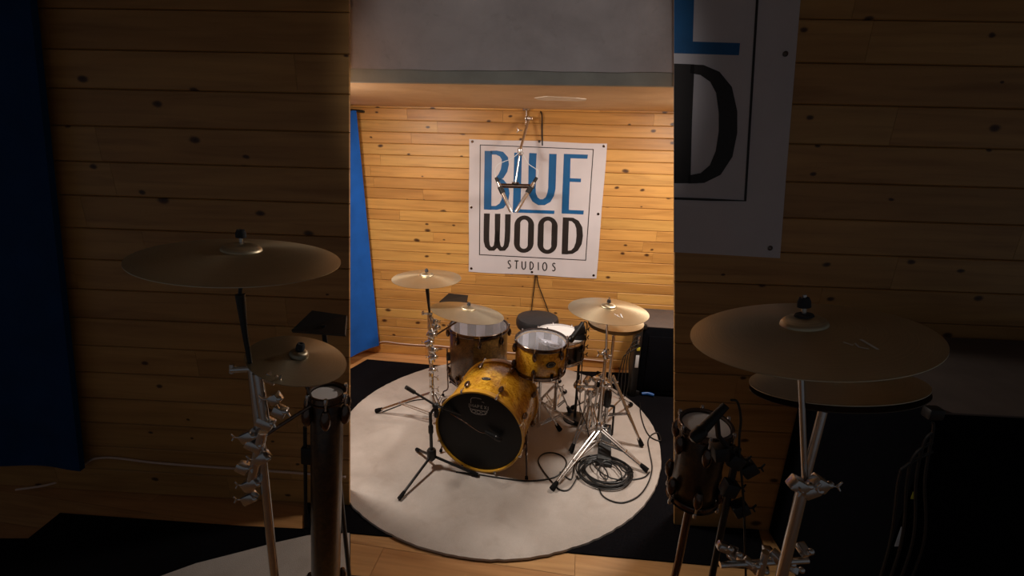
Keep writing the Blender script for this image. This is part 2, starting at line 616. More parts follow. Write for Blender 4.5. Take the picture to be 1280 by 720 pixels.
# fascia sheet with a softly rippled lower edge
NX, NZ = 120, 24
vs = []
for j in range(NZ + 1):
    for i in range(NX + 1):
        u = -2.3 + 4.9 * i / NX
        z = zt + (ROOM_H - zt) * j / NZ
        rip = .0016 * math.sin(u * 9 + 1.3) + .0012 * math.sin(u * 23)
        w = max(0, 1 - j / 6)
        p = hp(u, -.012 * w * w + rip * .4 * w, z + (rip if j == 0 else 0))
        vs.append(p)
fs = [(j * (NX + 1) + i, j * (NX + 1) + i + 1, (j + 1) * (NX + 1) + i + 1, (j + 1) * (NX + 1) + i) for j in range(NZ) for i in range(NX)]
mb.add(vs, fs)
lo = [hp(-2.3, .05, zt), hp(2.6, .05, zt), hp(2.6, .05, ROOM_H), hp(-2.3, .05, ROOM_H)]
mb.add(lo, [(3, 2, 1, 0)])
struct(mb.build('wall_stage_header', M['plaster'], smooth=40), 'grey painted header above the stage')
mb = MB()
a, b = -2.3, 2.6
pr = [(.0, STAGE_H - .004), (.0, zt + .006), (.04, zt + .006), (.04, STAGE_H - .004)]
ring0 = [hp(a, d, z) for d, z in pr]; ring1 = [hp(b, d, z) for d, z in pr]
mb.add(ring0 + ring1, [(0, 1, 2, 3), (7, 6, 5, 4)] + [(i, 4 + i, 4 + (i + 1) % 4, (i + 1) % 4) for i in range(4)])
struct(mb.build('trim_1', M['trimgrey'], smooth=0), 'grey edge strip under the header')
# bare plaster patch in the lowered ceiling
mb = MB()
pp = [(668, 122), (684, 120), (702, 121), (720, 122), (733, 123.5), (732, 125.5), (722, 126), (708, 125.6), (694, 125), (682, 125.2), (672, 124)]
mb.prism([at_z(x, y, STAGE_H - .0005) for x, y in pp], V((0, 0, -.003)))
struct(mb.build('trim_2', M['patch'], smooth=0), 'bare plaster patch in the lowered ceiling')
mb = MB()
mb.box((-5, -1.2, ROOM_H), (5, 2.75, ROOM_H + .08))
struct(mb.build('ceiling', M['ceil'], smooth=0))

# ------------------------------------------------------------------ rugs
def rug(mb, cx, cy, R, z0, z1, n=220, jit=.006):
    top, bot = [], []
    for k in range(n):
        a = 2 * PI * k / n
        r = R + random.uniform(-jit, jit) * .5 + jit * math.sin(a * 7) * .5
        top.append(V((cx + r * math.cos(a), cy + r * math.sin(a), z1)))
        fy = .95 if math.sin(a) > 0 else 1.0
        top[-1].y = cy + (top[-1].y - cy) * fy
        bot.append(V((cx + (r + .003) * math.cos(a), cy + (r + .003) * math.sin(a) * fy, z0)))
    mb.add(top + bot, [tuple(range(n))] + [(i, n + i, n + (i + 1) % n, (i + 1) % n) for i in range(n)] + [tuple(range(2 * n - 1, n - 1, -1))])


RZ = .018
mb = MB()
RC = V((-.068, 2.952, 0))
rug(mb, RC.x, RC.y, 1.142, .0075, RZ)
own(mb, 'round_rug', M['rug'], 'large round cream rug under the drum kit', 'rug', RC)
# black mat under it
mq = [at_z(459, 449, 0), at_z(436, 462, 0)]
mq = [(459, 449), (540, 456), (700, 463), (842, 468), (905, 475), (960, 712), (842, 702), (720, 691), (560, 676), (452, 667), (380, 660), (380, 490), (438, 461)]
mb = MB()
mp_ = []
for x, y in mq:
    q = at_z(x, y, .007)
    e = (q - WB).dot(WN)
    if e < .03: q += WN * (.03 - e)          # stop short of the wall's foot
    mp_.append(q)
mb.prism(mp_, V((0, 0, -.0065)))
own(mb, 'floor_mat', M['mat'], 'large black mat on the floor under the round cream rug', 'mat', (0.1, 3, 0), smooth=0)
# mats at the foot of the left wing
mb = MB()
mq = [(-60, 673), (35, 673), (75, 641), (300, 657), (385, 661), (438, 664), (437, 900), (-60, 900)]
mb.prism([at_z(x, y, .007) + V((0, 0, 0)) for x, y in mq], V((0, 0, -.0065)))
own(mb, 'floor_mat', M['mat'], 'dark mat on the floor before the dim left board wall', 'mat', at_z(200, 700, 0), smooth=0)
mb = MB()
mq = [(120, 760), (195, 722), (245, 704), (300, 690), (345, 678), (385, 669), (437, 666), (437, 900), (60, 900)]
mb.prism([at_z(x, y, .016) for x, y in mq], V((0, 0, -.008)))
own(mb, 'floor_rug', M['rug'], 'pale rug piece on the dark mat at lower left', 'rug', at_z(350, 720, 0), smooth=0)

# ------------------------------------------------------------------ curtains
def curtain(name, label, p0, p1, z0, z1, mat, th, waves, amp, group=None, rake=0.0):
    mb = MB()
    d = (p1 - p0); L = d.length; d.normalize()
    nrm = V((d.y, -d.x, 0))
    n = 60
    fr, bk = [], []
    rows = 12
    vs = []
    for j in range(rows + 1):
        z = z0 + (z1 - z0) * j / rows
        for i in range(n + 1):
            s = i / n
            w = amp * math.sin(2 * PI * waves * s + .4 * math.sin(3 * s + j * .08))
            vs.append(p0 + d * (L * s * (1 - rake * j / rows)) + nrm * (th / 2 + w) + V((0, 0, z)))
    N = len(vs)
    for j in range(rows + 1):
        z = z0 + (z1 - z0) * j / rows
        for i in range(n + 1):
            s = i / n
            w = amp * math.sin(2 * PI * waves * s + .4 * math.sin(3 * s + j * .08))
            vs.append(p0 + d * (L * s * (1 - rake * j / rows)) + nrm * (-th / 2 + w) + V((0, 0, z)))
    fs = []
    W = n + 1
    for j in range(rows):
        for i in range(n):
            q = (j * W + i, j * W + i + 1, (j + 1) * W + i + 1, (j + 1) * W + i)
            fs.append(q); fs.append(tuple(N + x for x in q[::-1]))
        fs.append((j * W, (j + 1) * W, N + (j + 1) * W, N + j * W))
        fs.append((j * W + n, N + j * W + n, N + (j + 1) * W + n, (j + 1) * W + n))
    for i in range(n):
        fs.append((i, N + i, N + i + 1, i + 1))
        fs.append((rows * W + i, rows * W + i + 1, N + rows * W + i + 1, N + rows * W + i))
    mb.add(vs, fs)
    return own(mb, name, mat, label, 'curtain', (p0 + p1) / 2 + V((0, 0, z0)), group, 60)


cz = .05
pr_ = on_plane(472, 431, WB + WN * .05, WN)
cR = V((pr_.x, pr_.y, 0))
cL = at_z(425, 450, pr_.z); cL.z = 0
ztop = on_plane(445, 139, WB + WN * .05, WN).z
curtain('blue_curtain', 'bright blue curtain at the left end of the drum alcove', cL, cR, pr_.z, ztop, M['blue'], .03, 1.1, .012, rake=.17)
# rail that carries it
mb = MB()
mb.tube([cL + V((0, 0, ztop + .0)), cR + V((0, 0, ztop + .0))], .012, 10)
mb.tube([cR + V((0, 0, ztop)), cR - WN * .06 + V((0, 0, ztop))], .01, 8)
own(mb, 'curtain_rail', M['blackmetal'], 'dark rail at the top of the bright blue curtain', 'curtain rail', cR + V((0, 0, ztop)))

w0 = on_plane(-120, 610, GB + GN * .06, GN); w1 = on_plane(106, 585, GB + GN * .06, GN)
wtop = on_plane(62, 4, GB + GN * .06, GN)
wL = (V((w1.x, w1.y, 0)) - V((w0.x, w0.y, 0))).length
wT = (V((wtop.x, wtop.y, 0)) - V((w0.x, w0.y, 0))).length
curtain('blue_curtain', 'dimmed blue curtain at far left against the dim board wall', V((w0.x, w0.y, 0)), V((w1.x, w1.y, 0)), w1.z, ROOM_H - .03, M['blue_dim'], .03, 2.2, .014, rake=1 - wT / wL)

# ------------------------------------------------------------------ banners
BN = WN
BP = WB + WN * .022                                  # banner back plane


class Ink:
    """letter strokes measured on the photograph, laid on a plane"""
    def __init__(s, P, n, fx):
        s.P, s.n, s.fx = P, n, fx

    def w(s, x, y, lift=0):
        px, py = s.fx(x, y)
        return on_plane(px, py, s.P + s.n * lift, s.n)

    def poly(s, mb, pts, th=.0012, lift=0.0):
        mb.prism([s.w(x, y, lift) for x, y in pts], s.n * th)

    def stroke(s, mb, pts, width, th=.0012, closed=False):
        n = len(pts)
        ws = width if isinstance(width, (list, tuple)) else [width] * n
        L, R = [], []
        for i in range(n):
            if closed:
                a, b = pts[(i - 1) % n], pts[(i + 1) % n]
            else:
                a, b = pts[max(0, i - 1)], pts[min(n - 1, i + 1)]
            dx, dy = b[0] - a[0], b[1] - a[1]
            l = math.hypot(dx, dy) or 1
            ox, oy = -dy / l * ws[i] / 2, dx / l * ws[i] / 2
            L.append(s.w(pts[i][0] + ox, pts[i][1] + oy)); R.append(s.w(pts[i][0] - ox, pts[i][1] - oy))
        off = s.n * th
        vs = L + R + [p + off for p in L] + [p + off for p in R]
        fs = []
        m_ = n if closed else n - 1
        for i in range(m_):
            j = (i + 1) % n
            fs += [(2 * n + i, 2 * n + j, 3 * n + j, 3 * n + i), (i, n + i, n + j, j), (i, j, 2 * n + j, 2 * n + i), (n + i, 3 * n + i, 3 * n + j, n + j)]
        if not closed:
            fs += [(0, 2 * n, 3 * n, n), (n - 1, 2 * n - 1, 4 * n - 1, 3 * n - 1)]
        mb.add(vs, fs)


def arc(cx, cy, rx, ry, a0, a1, n=14):
    return [(cx + rx * math.cos(math.radians(a0 + (a1 - a0) * i / n)), cy + ry * math.sin(math.radians(a0 + (a1 - a0) * i / n))) for i in range(n + 1)]


k4 = 210 / 657.0
ik = Ink(BP, BN, lambda x, y: (570 + x * k4, 130 + y * k4))
ban = thing('wall_hung_banner', 'white vinyl banner with blue and black lettering hung on pine wall', 'banner', ik.w(300, 668))
ban.name = 'vinyl_banner'
mb = MB()
# sheet, softly wavy along its edges
ed = []
C = [(52, 137), (591, 155), (549, 682), (50, 655)]
for (a, b) in zip(C, C[1:] + C[:1]):
    for i in range(12):
        t = i / 12
        j = 1.6 * math.sin(t * PI * 3)
        ed.append((a[0] + (b[0] - a[0]) * t + (j if abs(b[1] - a[1]) > 100 else 0) * .5, a[1] + (b[1] - a[1]) * t + (j if abs(b[0] - a[0]) > 100 else 0)))
mb.prism([ik.w(x, y, -.004) for x, y in ed], BN * .004)
mb.build('sheet', M['vinyl'], ban, smooth=0)
mb = MB()
ik.stroke(mb, [(95, 160), (537, 178), (507, 611), (92, 589)], 4.4, closed=True)
mb.build('border_line', M['inkblack'], ban, smooth=0)
# BLUE
mb = MB()
ik.poly(mb, [(112, 183), (141, 184), (138, 414), (109, 412)])
ik.stroke(mb, [(135, 190), (158, 190), (178, 196), (191, 212), (193, 235), (188, 260), (176, 282), (160, 296)], [15, 16, 22, 26, 28, 27, 24, 18])
ik.stroke(mb, [(158, 292), (178, 303), (192, 322), (196, 350), (191, 378), (178, 398), (158, 406), (135, 406)], [14, 20, 25, 27, 27, 24, 16, 14])
mb.build('letter', M['inkblue'], ban, smooth=0)
mb = MB()
ik.poly(mb, [(228, 190), (258, 191), (252, 412), (385, 417), (384, 430), (222, 424)])
mb.build('letter', M['inkblue'], ban, smooth=0)
mb = MB()
ik.stroke(mb, [(301, 192), (298, 250), (297, 330), (299, 352), (309, 373), (325, 384), (343, 384), (360, 374), (370, 354), (375, 330), (377, 260), (379, 195)],
          [29, 29, 29, 28, 26, 24, 24, 26, 28, 29, 29, 29])
mb.build('letter', M['inkblue'], ban, smooth=0)
mb = MB()
ik.poly(mb, [(422, 195), (516, 198), (514, 214), (448, 212), (446, 290), (489, 292), (488, 306), (445, 304), (441, 414), (500, 417), (498, 432), (413, 428)])
mb.build('letter', M['inkblue'], ban, smooth=0)
# WOOD
mb = MB()
ik.stroke(mb, [(121, 428), (119, 500), (119, 535), (123, 555), (133, 566), (146, 566), (156, 556), (160, 535), (162, 500), (163, 429)], [23, 22, 22, 20, 17, 17, 18, 19, 20, 22])
ik.stroke(mb, [(163, 490), (162, 535), (166, 556), (175, 567), (187, 566), (196, 555), (200, 535), (202, 500), (203, 431)], [18, 18, 18, 17, 17, 19, 21, 21, 22])
mb.build('letter', M['inkblack'], ban, smooth=0)
for cx, cy in ((266, 509), (358, 513)):
    mb = MB()
    sx, hy = 27, 63
    pts = [(cx - 1 + px + (3 if py < cy else -2) * .5, py) for px, py in
           [(-x, y) for x, y in []]]
    top = arc(cx + 1, cy - 37, sx, 28, 180, 360, 16)
    bot = arc(cx - 1, cy + 37, sx, 28, 0, 180, 16)
    n_ = 17
    ws = [23 - 7 * math.sin(PI * i / 16) for i in range(17)] * 2
    ik.stroke(mb, top + bot, ws, closed=True)
    mb.build('letter', M['inkblack'], ban, smooth=0)
mb = MB()
ik.poly(mb, [(418, 443), (442, 444), (437, 588), (413, 587)])
ik.stroke(mb, [(438, 450), (456, 452), (472, 463), (482, 484), (484, 515), (480, 545), (469, 567), (453, 579), (433, 581)], [13, 15, 20, 24, 25, 24, 20, 15, 13])
mb.build('letter', M['inkblack'], ban, smooth=0)
# STUDIOS
sw = 4.4
def yb(x): return 612 + (x - 209) * .060
def small(paths):
    mb = MB()
    for p in paths:
        ik.stroke(mb, p, sw)
    mb.build('small_letter', M['inkblack'], ban, smooth=0)


def T_(x0, pts):
    return [(x0 + dx, yb(x0) + dy) for dx, dy in pts]


small([T_(209, [(5, 3), (1, 0), (-4, 2), (-5, 7), (-2, 12), (3, 17), (5, 23), (2, 29), (-3, 30), (-6, 27)])])
small([T_(237, [(-8, 0), (8, 0)]), T_(237, [(0, 0), (-1, 31)])])
small([T_(265, [(-7, 0), (-7, 22), (-4, 29), (0, 31), (4, 29), (7, 22), (7, 0)])])
small([T_(296, [(-6, 0), (-6, 31)]), T_(296, [(-6, 0), (1, 2), (6, 9), (6, 20), (1, 28), (-6, 31)])])
small([T_(322, [(0, 0), (0, 31)])])
small([[(347 + 8 * math.cos(a), yb(347) + 15.5 + 15.5 * math.sin(a)) for a in [2 * PI * i / 16 for i in range(17)]]])
small([T_(383, [(5, 3), (1, 0), (-4, 2), (-5, 7), (-2, 12), (3, 17), (5, 23), (2, 29), (-3, 30), (-6, 27)])])
for gx, gy in ((64, 147), (578, 165), (538, 670), (60, 643), (60, 404), (556, 430), (326, 146), (297, 657)):
    mb = MB()
    c = ik.w(gx, gy, .0)
    Rm = BN.to_track_quat('Z', 'Y').to_matrix().to_4x4(); Rm.translation = c
    mb.lathe([(.0, .001), (.006, .001), (.008, .004), (.011, .003), (.011, 0)], 16, Rm)
    mb.build('grommet', M['darkchrome'], ban)

# banner on the right wing: runs round the wall's end
GP = GB + GN * .022
ig = Ink(GP, GN, lambda x, y: (830 + x / 2, y / 2))
ban2 = thing('vinyl_banner', 'large dim banner with cropped blue and black letters on right board wall', 'banner', ig.w(150, 640))
mb = MB()
ed = [(24.5, -60), (344, -60), (340, 0), (322, 220), (304, 440), (289, 645), (150, 637), (24.5, 630)]
mb.prism([ig.w(x, y, -.005) for x, y in ed], GN * .004)
w_a, w_b = ig.w(24.5, -60, -.001), ig.w(24.5, 630, -.001)
fo = -GN * .1 + GD * .05
mb.add([w_a, w_b, w_b + fo, w_a + fo, w_a + GD * .004, w_b + GD * .004, w_b + fo + GD * .004, w_a + fo + GD * .004],
       [(0, 1, 2, 3), (7, 6, 5, 4), (0, 3, 7, 4), (1, 5, 6, 2), (0, 4, 5, 1), (3, 2, 6, 7)])
mb.build('sheet', M['vinyl'], ban2, smooth=0)
mb = MB()
ig.stroke(mb, [(236, -60), (233, 0), (218, 250), (203, 502), (110, 499), (25, 496)], 6)
mb.build('border_line', M['inkblack'], ban2, smooth=0)
mb = MB()
ig.poly(mb, [(25, -60), (78, -60), (75, 0), (72, 104), (190, 108), (187, 138), (25, 133)])
mb.build('letter', M['inkblue'], ban2, smooth=0)
mb = MB()
ig.poly(mb, [(25, 159), (76, 161), (70, 300), (66, 458), (25, 458)])
ig.stroke(mb, [(66, 172), (95, 175), (127, 192), (150, 225), (160, 280), (160, 330), (150, 385), (128, 425), (96, 445), (60, 449)], [22, 26, 34, 42, 46, 46, 44, 36, 26, 20])
mb.build('letter', M['inkblack'], ban2, smooth=0)
for gx, gy in ((303, 135), (265, 620)):
    mb = MB()
    Rm = GN.to_track_quat('Z', 'Y').to_matrix().to_4x4(); Rm.translation = ig.w(gx, gy, -.001)
    mb.lathe([(.0, .001), (.006, .001), (.008, .004), (.011, .003), (.011, 0)], 16, Rm)
    mb.build('grommet', M['darkchrome'], ban2)

# ------------------------------------------------------------------ drums
def frame(loc, z, xref=V((1, 0, 0))):
    z = z.normalized()
    x = (xref - z * xref.dot(z)).normalized()
    y = z.cross(x)
    mm = Matrix((x, y, z)).transposed().to_4x4()
    mm.translation = loc
    return mm


def drum(name, label, M4, R, d, nl, shell, hoop, heads, cat='drum', full_lug=False, kick=False, badge=None, lug_ph=0.0, group=None, lining=True):
    root = thing(name, label, cat, M4=M4, group=group)
    mb = MB()
    t = .008
    mb.lathe([(R, .012), (R, d - .012), (R - .003, d - .004), (R - t, d - .004), (R - t, .004), (R - .003, .004)], 72, closed=True)
    sh = mb.build('shell', shell, root, local=True)
    if lining:
        mb = MB()
        seg = 72
        ri, ro = R - t - .003, R - t - .0006
        for k in range(seg):
            a0, a1 = 2 * PI * k / seg, 2 * PI * (k + 1) / seg
            q = lambda r, a, z: V((r * math.cos(a), r * math.sin(a), z))
            mb.add([q(ri, a0, .02), q(ri, a1, .02), q(ri, a1, d - .012), q(ri, a0, d - .012)], [(3, 2, 1, 0)], mi=(k // 4) % 2)
        mb.build('reflection_lining', [M['lining'], M['lining2']], sh, local=True)
    hw = .038 if kick else .022
    ht = .011 if kick else .006
    for zz, sg, hm in ((d, 1, heads[0]), (0, -1, heads[1])):
        mb = MB()
        if kick:
            mb.lathe([(R + .001, zz - sg * .020), (R + ht, zz - sg * .020), (R + ht + .001, zz - sg * .002), (R + ht, zz + sg * (hw - .020)), (R + .002, zz + sg * (hw - .020)), (R - .001, zz + sg * .004)], 72, closed=True)
        else:
            mb.lathe([(R + .002, zz - sg * .012), (R + .010, zz - sg * .012), (R + .011, zz - sg * .008), (R + ht + .001, zz - sg * .006), (R + ht, zz + sg * .010), (R + .010, zz + sg * .012), (R + .008, zz + sg * .014), (R + .001, zz + sg * .013), (R + .0015, zz - sg * .004)], 72, closed=True)
        mb.build('hoop', hoop, root, local=True)
        mb = MB()
        hz = zz + sg * .003
        mb.lathe([(0, hz + sg * .0008), (R - .012, hz + sg * .0008), (R - .001, hz), (R + .0008, zz - sg * .006), (R - .001, hz - sg * .001), (R - .012, hz), (0, hz)], 72)
        h = mb.build('drumhead', hm, root, local=True)
        if sg == 1:
            top = h
    lm = M['darkchrome']
    for k in range(nl):
        a = lug_ph + 2 * PI * k / nl
        ca, sa = math.cos(a), math.sin(a)
        ends = ((d, -1), (0, 1))
        for (ze, sg) in ends:
            zc = ze + sg * (.085 if kick else .05 if d > .2 else .04)
            mb = MB()
            rr = R + .014
            lk = 1.35
            prof = [(r_ * lk, z_ * lk) for r_, z_ in ((0, -.024), (.006, -.022), (.0105, -.012), (.012, 0), (.0105, .012), (.006, .022), (0, .024))]
            X = Matrix.Translation((rr * ca, rr * sa, zc))
            mb.lathe(prof, 12, X)
            mb.tube([(R * ca - .0 * ca, R * sa, zc), (rr * ca, rr * sa, zc)], .007, 8)
            lg = mb.build('lug', lm, root, local=True)
            mb = MB()
            r2 = R + (.018 if kick else .0125)
            zend = ze - sg * (.004 if kick else .012)
            mb.tube([(rr * ca, rr * sa, zc - sg * .02), (r2 * ca, r2 * sa, zend)], .003, 8)
            mb.lathe([(0, -.008), (.006, -.008), (.0065, .0), (.005, .008), (0, .008)], 10, Matrix.Translation((r2 * ca, r2 * sa, zend)))
            if kick:                      # claw hook over the wooden hoop
                z_o = ze + (-sg) * .018
                mb.tube([(r2 * ca, r2 * sa, zend), ((R + .016) * ca, (R + .016) * sa, z_o), ((R + .004) * ca, (R + .004) * sa, z_o + (-sg) * .003)], .007, 8)
            mb.build('tension_rod', M['chrome'], lg, local=True)
    if badge is not None:
        a, zb, rb = badge
        X = Matrix.Translation((math.cos(a) * (R + .001), math.sin(a) * (R + .001), zb)) @ frame(V((0, 0, 0)), V((math.cos(a), math.sin(a), 0)), V((0, 0, 1)))
        mb = MB()
        mb.lathe([(0, .003), (rb * .8, .003), (rb, .001), (rb, -.002)], 24, X @ Matrix.Diagonal((.72, 1.15, 1, 1)))
        bd = mb.build('badge', M['black'], root, local=True)
        mb = MB()
        mb.lathe([(rb * .62, .0034), (rb * .7, .0034), (rb * .7, .003), (rb * .62, .003)], 24, X @ Matrix.Diagonal((.72, 1.15, 1, 1)), closed=True)
        mb.build('badge_ring', M['logo'], bd, local=True)
    return root, sh, top


# --- kick drum
KA = math.radians(14.5)
kn = V((-math.sin(KA), -math.cos(KA), 0)).normalized()
KR = .272
kc = at_z(599, 588, RZ)                                    # lowest point of the front hoop
kfront = V((kc.x, kc.y, RZ + KR + .013))
kd = .43
kick_base = kfront - kn * kd
KM = frame(kick_base, kn, V((0, 0, 1)))                    # local x is up
kick, ksh, khead = drum('kick_drum', 'golden burl kick drum with black front head on the cream rug', KM, KR, kd, 8, M['gold'], M['hoopgold'],
                        (M['blackhead'], M['blackhead']), kick=True, badge=(0.05, .26, .026), lug_ph=PI / 8, lining=False)
# logo on the front head (local: x up, y sideways)
mb = MB()
lx, ly = .178, .004                    # centre of the mark
def lp(a, b): return V((lx + b, ly - a, kd + .0052))
def lst(pts, w=.004):
    n = len(pts)
    L, R_ = [], []
    for i in range(n):
        a, b = pts[max(0, i - 1)], pts[min(n - 1, i + 1)]
        dx, dy = b[0] - a[0], b[1] - a[1]
        l = math.hypot(dx, dy) or 1
        ox, oy = -dy / l * w / 2, dx / l * w / 2
        L.append(lp(pts[i][0] + ox, pts[i][1] + oy)); R_.append(lp(pts[i][0] - ox, pts[i][1] - oy))
    mb.add(L + R_, [(i, i + 1, n + i + 1, n + i) for i in range(n - 1)])


lst([(-.05, .014), (-.05, .04), (-.042, .052), (-.02, .056), (.012, .054), (.016, .05)], .004)
lst([(.02, .034), (.03, .034), (.034, .028)], .003)
lst([(-.06, .010), (-.06, -.014), (-.052, -.02)], .004); lst([(.06, .010), (.06, -.014), (.052, -.02)], .004)
gx = -.050
for gl in ([[(0, 0), (0, .02), (.007, .006), (.014, .02), (.014, 0)]], [[(0, 0), (.007, .02), (.014, 0)], [(.0035, .007), (.0105, .007)]],
           [[(0, 0), (0, .02), (.010, .018), (.010, .011), (0, .009)]], [[(.011, 0), (0, 0), (0, .02), (.011, .02)], [(0, .01), (.009, .01)]],
           [[(0, 0), (.013, .02)], [(0, .02), (.013, 0)]]):
    for st in gl:
        lst([(gx + a, -.010 + b) for a, b in st], .004)
    gx += .0215
lst([(-.056, -.024), (0, -.027), (.056, -.024)], .004)
lst([(-.054, -.026), (-.045, -.046), (-.02, -.054), (.02, -.054), (.045, -.046), (.054, -.026)], .005)
for cx_ in (-.031, 0, .031):
    lst([(cx_ + .0125 * math.cos(2 * PI * q / 12), -.039 + .0095 * math.sin(2 * PI * q / 12)) for q in range(13)], .0035)
mb.build('printed_logo', M['logo'], khead, local=True, smooth=0)
# spurs
def wl(p, M4):
    return M4.inverted() @ p


for px, py, up in ((658, 601, (650, 541)), (551, 566, (553, 520))):
    foot = at_z(px, py, RZ)
    side = 1 if px > 600 else -1
    ax = kn.cross(V((0, 0, 1))) * -1
    sd = V((ax.x, ax.y, 0)).normalized()
    if sd.x * side < 0: sd = -sd
    att = kfront - kn * .14 + sd * (KR * .97) + V((0, 0, -.045))
    mb = MB()
    Pa = wl(att, KM); Pf = wl(foot + V((0, 0, .012)), KM)
    mb.tube([Pa, Pa.lerp(Pf, .5)], .009, 10); mb.tube([Pa.lerp(Pf, .4), Pf], .006, 8)
    mb.ball(Pa, .014)
    sp_ = mb.build('spur', M['darkchrome'], kick, local=True)
    mb = MB(); mb.tube([Pa.lerp(Pf, .93), Pf - (Pf - Pa).normalized() * -.002], [.009, .011], 10)
    mb.build('rubber_foot', M['rubber'], sp_, local=True)

# --- rack tom
def up_at(px, py, Y):
    return at_y(px, py, Y)


tc_ = at_y(676, 425, 2.88)
TR, TD = .170, .20
tom, tsh, _ = drum('rack_tom', 'golden burl rack tom with oval badge beside the kick drum', frame(tc_ - V((0, 0, TD)), V((0.02, -.03, 1))), TR, TD, 6, M['gold'], M['darkchrome'],
                   (M['clear'], M['whitehead']), badge=(-PI / 2 + .36, .105, .03), lug_ph=-PI / 2 - .28)
# --- floor tom
fc_ = at_y(598.5, 408, 3.36)
FR, FD = .226, .42
ft, fsh, _ = drum('floor_tom', 'floor tom coloured dark for shade, standing behind the kick drum', frame(fc_ - V((0, 0, FD)), V((0, 0, 1))), FR, FD, 8, M['brown'], M['darkchrome'],
                  (M['clear'], M['whitehead']), lug_ph=-PI / 2 + .1)
fb = ft.location
for a in (PI * 1.0 + .12, -PI * .27, PI * .42):
    ca, sa = math.cos(a), math.sin(a)
    mb = MB()
    r0 = FR + .022
    zf = RZ - fb.z + .012
    mb.tube(smoothpath([(r0 * ca, r0 * sa, .24), (r0 * ca, r0 * sa, .0), (r0 * ca, r0 * sa, zf + .07), ((r0 + .035) * ca, (r0 + .035) * sa, zf + .04), ((r0 + .04) * ca, (r0 + .04) * sa, zf)], 6), .0055, 8)
    lg = mb.build('leg', M['darkchrome'], ft, local=True)
    mb = MB()
    mb.box((-.014, -.02, -.03), (.028, .02, .03), Matrix.Translation((FR * ca, FR * sa, .17)) @ Matrix.Rotation(a, 4, 'Z'), .006)
    mb.build('leg_bracket', M['black'], lg, local=True)
    mb = MB(); mb.lathe([(0, 0), (.013, 0), (.012, .03), (.006, .036), (0, .036)], 12, Matrix.Translation(((r0 + .04) * ca, (r0 + .04) * sa, zf - .012)))
    mb.build('rubber_foot', M['rubber'], lg, local=True)
# --- snare
sc_ = at_y(699, 419, 3.12)
SR, SD = .175, .15
sn, ssh, _ = drum('snare_drum', 'snare drum with white coated head behind the rack tom', frame(sc_ - V((0, 0, SD)), V((.03, -.04, 1))), SR, SD, 8, M['darkburl'], M['chrome'],
                  (M['whitehead'], M['whitehead']), lug_ph=.2, lining=False)
mb = MB()
mb.box((SR - .0, -.02, .03), (SR + .03, .02, .12), Matrix.Rotation(-.9, 4, 'Z'), .005)
mb.tube([Matrix.Rotation(-.9, 4, 'Z') @ V((SR + .02, 0, .1)), Matrix.Rotation(-.9, 4, 'Z') @ V((SR + .05, 0, .13))], .006, 8)
mb.build('strainer', M['black'], sn, local=True)

# ------------------------------------------------------------------ cymbals
def tilt_to(c, ratio, roll=0.0):
    """disc normal measured from the photo: its ellipse's height/width and lean at centre c"""
    v = (c - CAM).normalized()
    a = (_R - v * _R.dot(v)).normalized()
    u = a.cross(v)
    if u.z < 0: u = -u
    a2 = a * math.cos(roll) - u * math.sin(roll)
    u2 = u * math.cos(roll) + a * math.sin(roll)
    return (u2 * math.sqrt(1 - ratio * ratio) - v * ratio).normalized()


def cymbal(name, label, c, R, mat, nrm=V((0, 0, 1)), bell=.16, group='cymbals of the drum kit', invert=False, mark=False):
    mb = MB()
    rb = R * bell * 1.25
    h = R * .10
    prof = [(.0055, h + .018)]
    for i in range(7):
        a = i / 6 * PI / 2
        prof.append((.008 + (rb - .008) * math.sin(a), h + .0 + .018 * math.cos(a)))
    for i in range(1, 13):
        t = i / 12
        prof.append((rb + (R - rb) * t, h * (1 - t ** 1.35)))
    th = .0016
    top = prof[:]
    bot = [(r, z - th) for r, z in reversed(prof)]
    mb.lathe(top + bot, 96, closed=True)
    o = mb.build(name, mat, None, 50)
    q = frame(c, nrm)
    if invert:
        o.data.transform(Matrix.Rotation(PI, 4, 'X'))
    o.matrix_world = q
    tag(o, label, 'cymbal', group)
    if mark:
        mb = MB()
        def pl(x, y):
            r = math.hypot(x, y); t = max(0, (r - rb) / (R - rb))
            return V((x, y, h * (1 - t ** 1.35) + .0012))
        def st(pts, w):
            n = len(pts); L, Q = [], []
            for i in range(n):
                a, b = pts[max(0, i - 1)], pts[min(n - 1, i + 1)]
                dx, dy = b[0] - a[0], b[1] - a[1]; l = math.hypot(dx, dy)
                L.append(pl(pts[i][0] - dy / l * w, pts[i][1] + dx / l * w)); Q.append(pl(pts[i][0] + dy / l * w, pts[i][1] - dx / l * w))
            mb.add(L + Q, [(i, i + 1, n + i + 1, n + i) for i in range(n - 1)])
        s = R / .24
        st([(.012 * s, -.11 * s), (.02 * s, -.125 * s), (.03 * s, -.118 * s), (.026 * s, -.135 * s), (.038 * s, -.145 * s)], .0022 * s)
        st([(.05 * s, -.105 * s), (.052 * s, -.15 * s)], .003 * s)
        mk = mb.build('printed_mark', M['whitetape'], o, local=True, smooth=0)
    return o


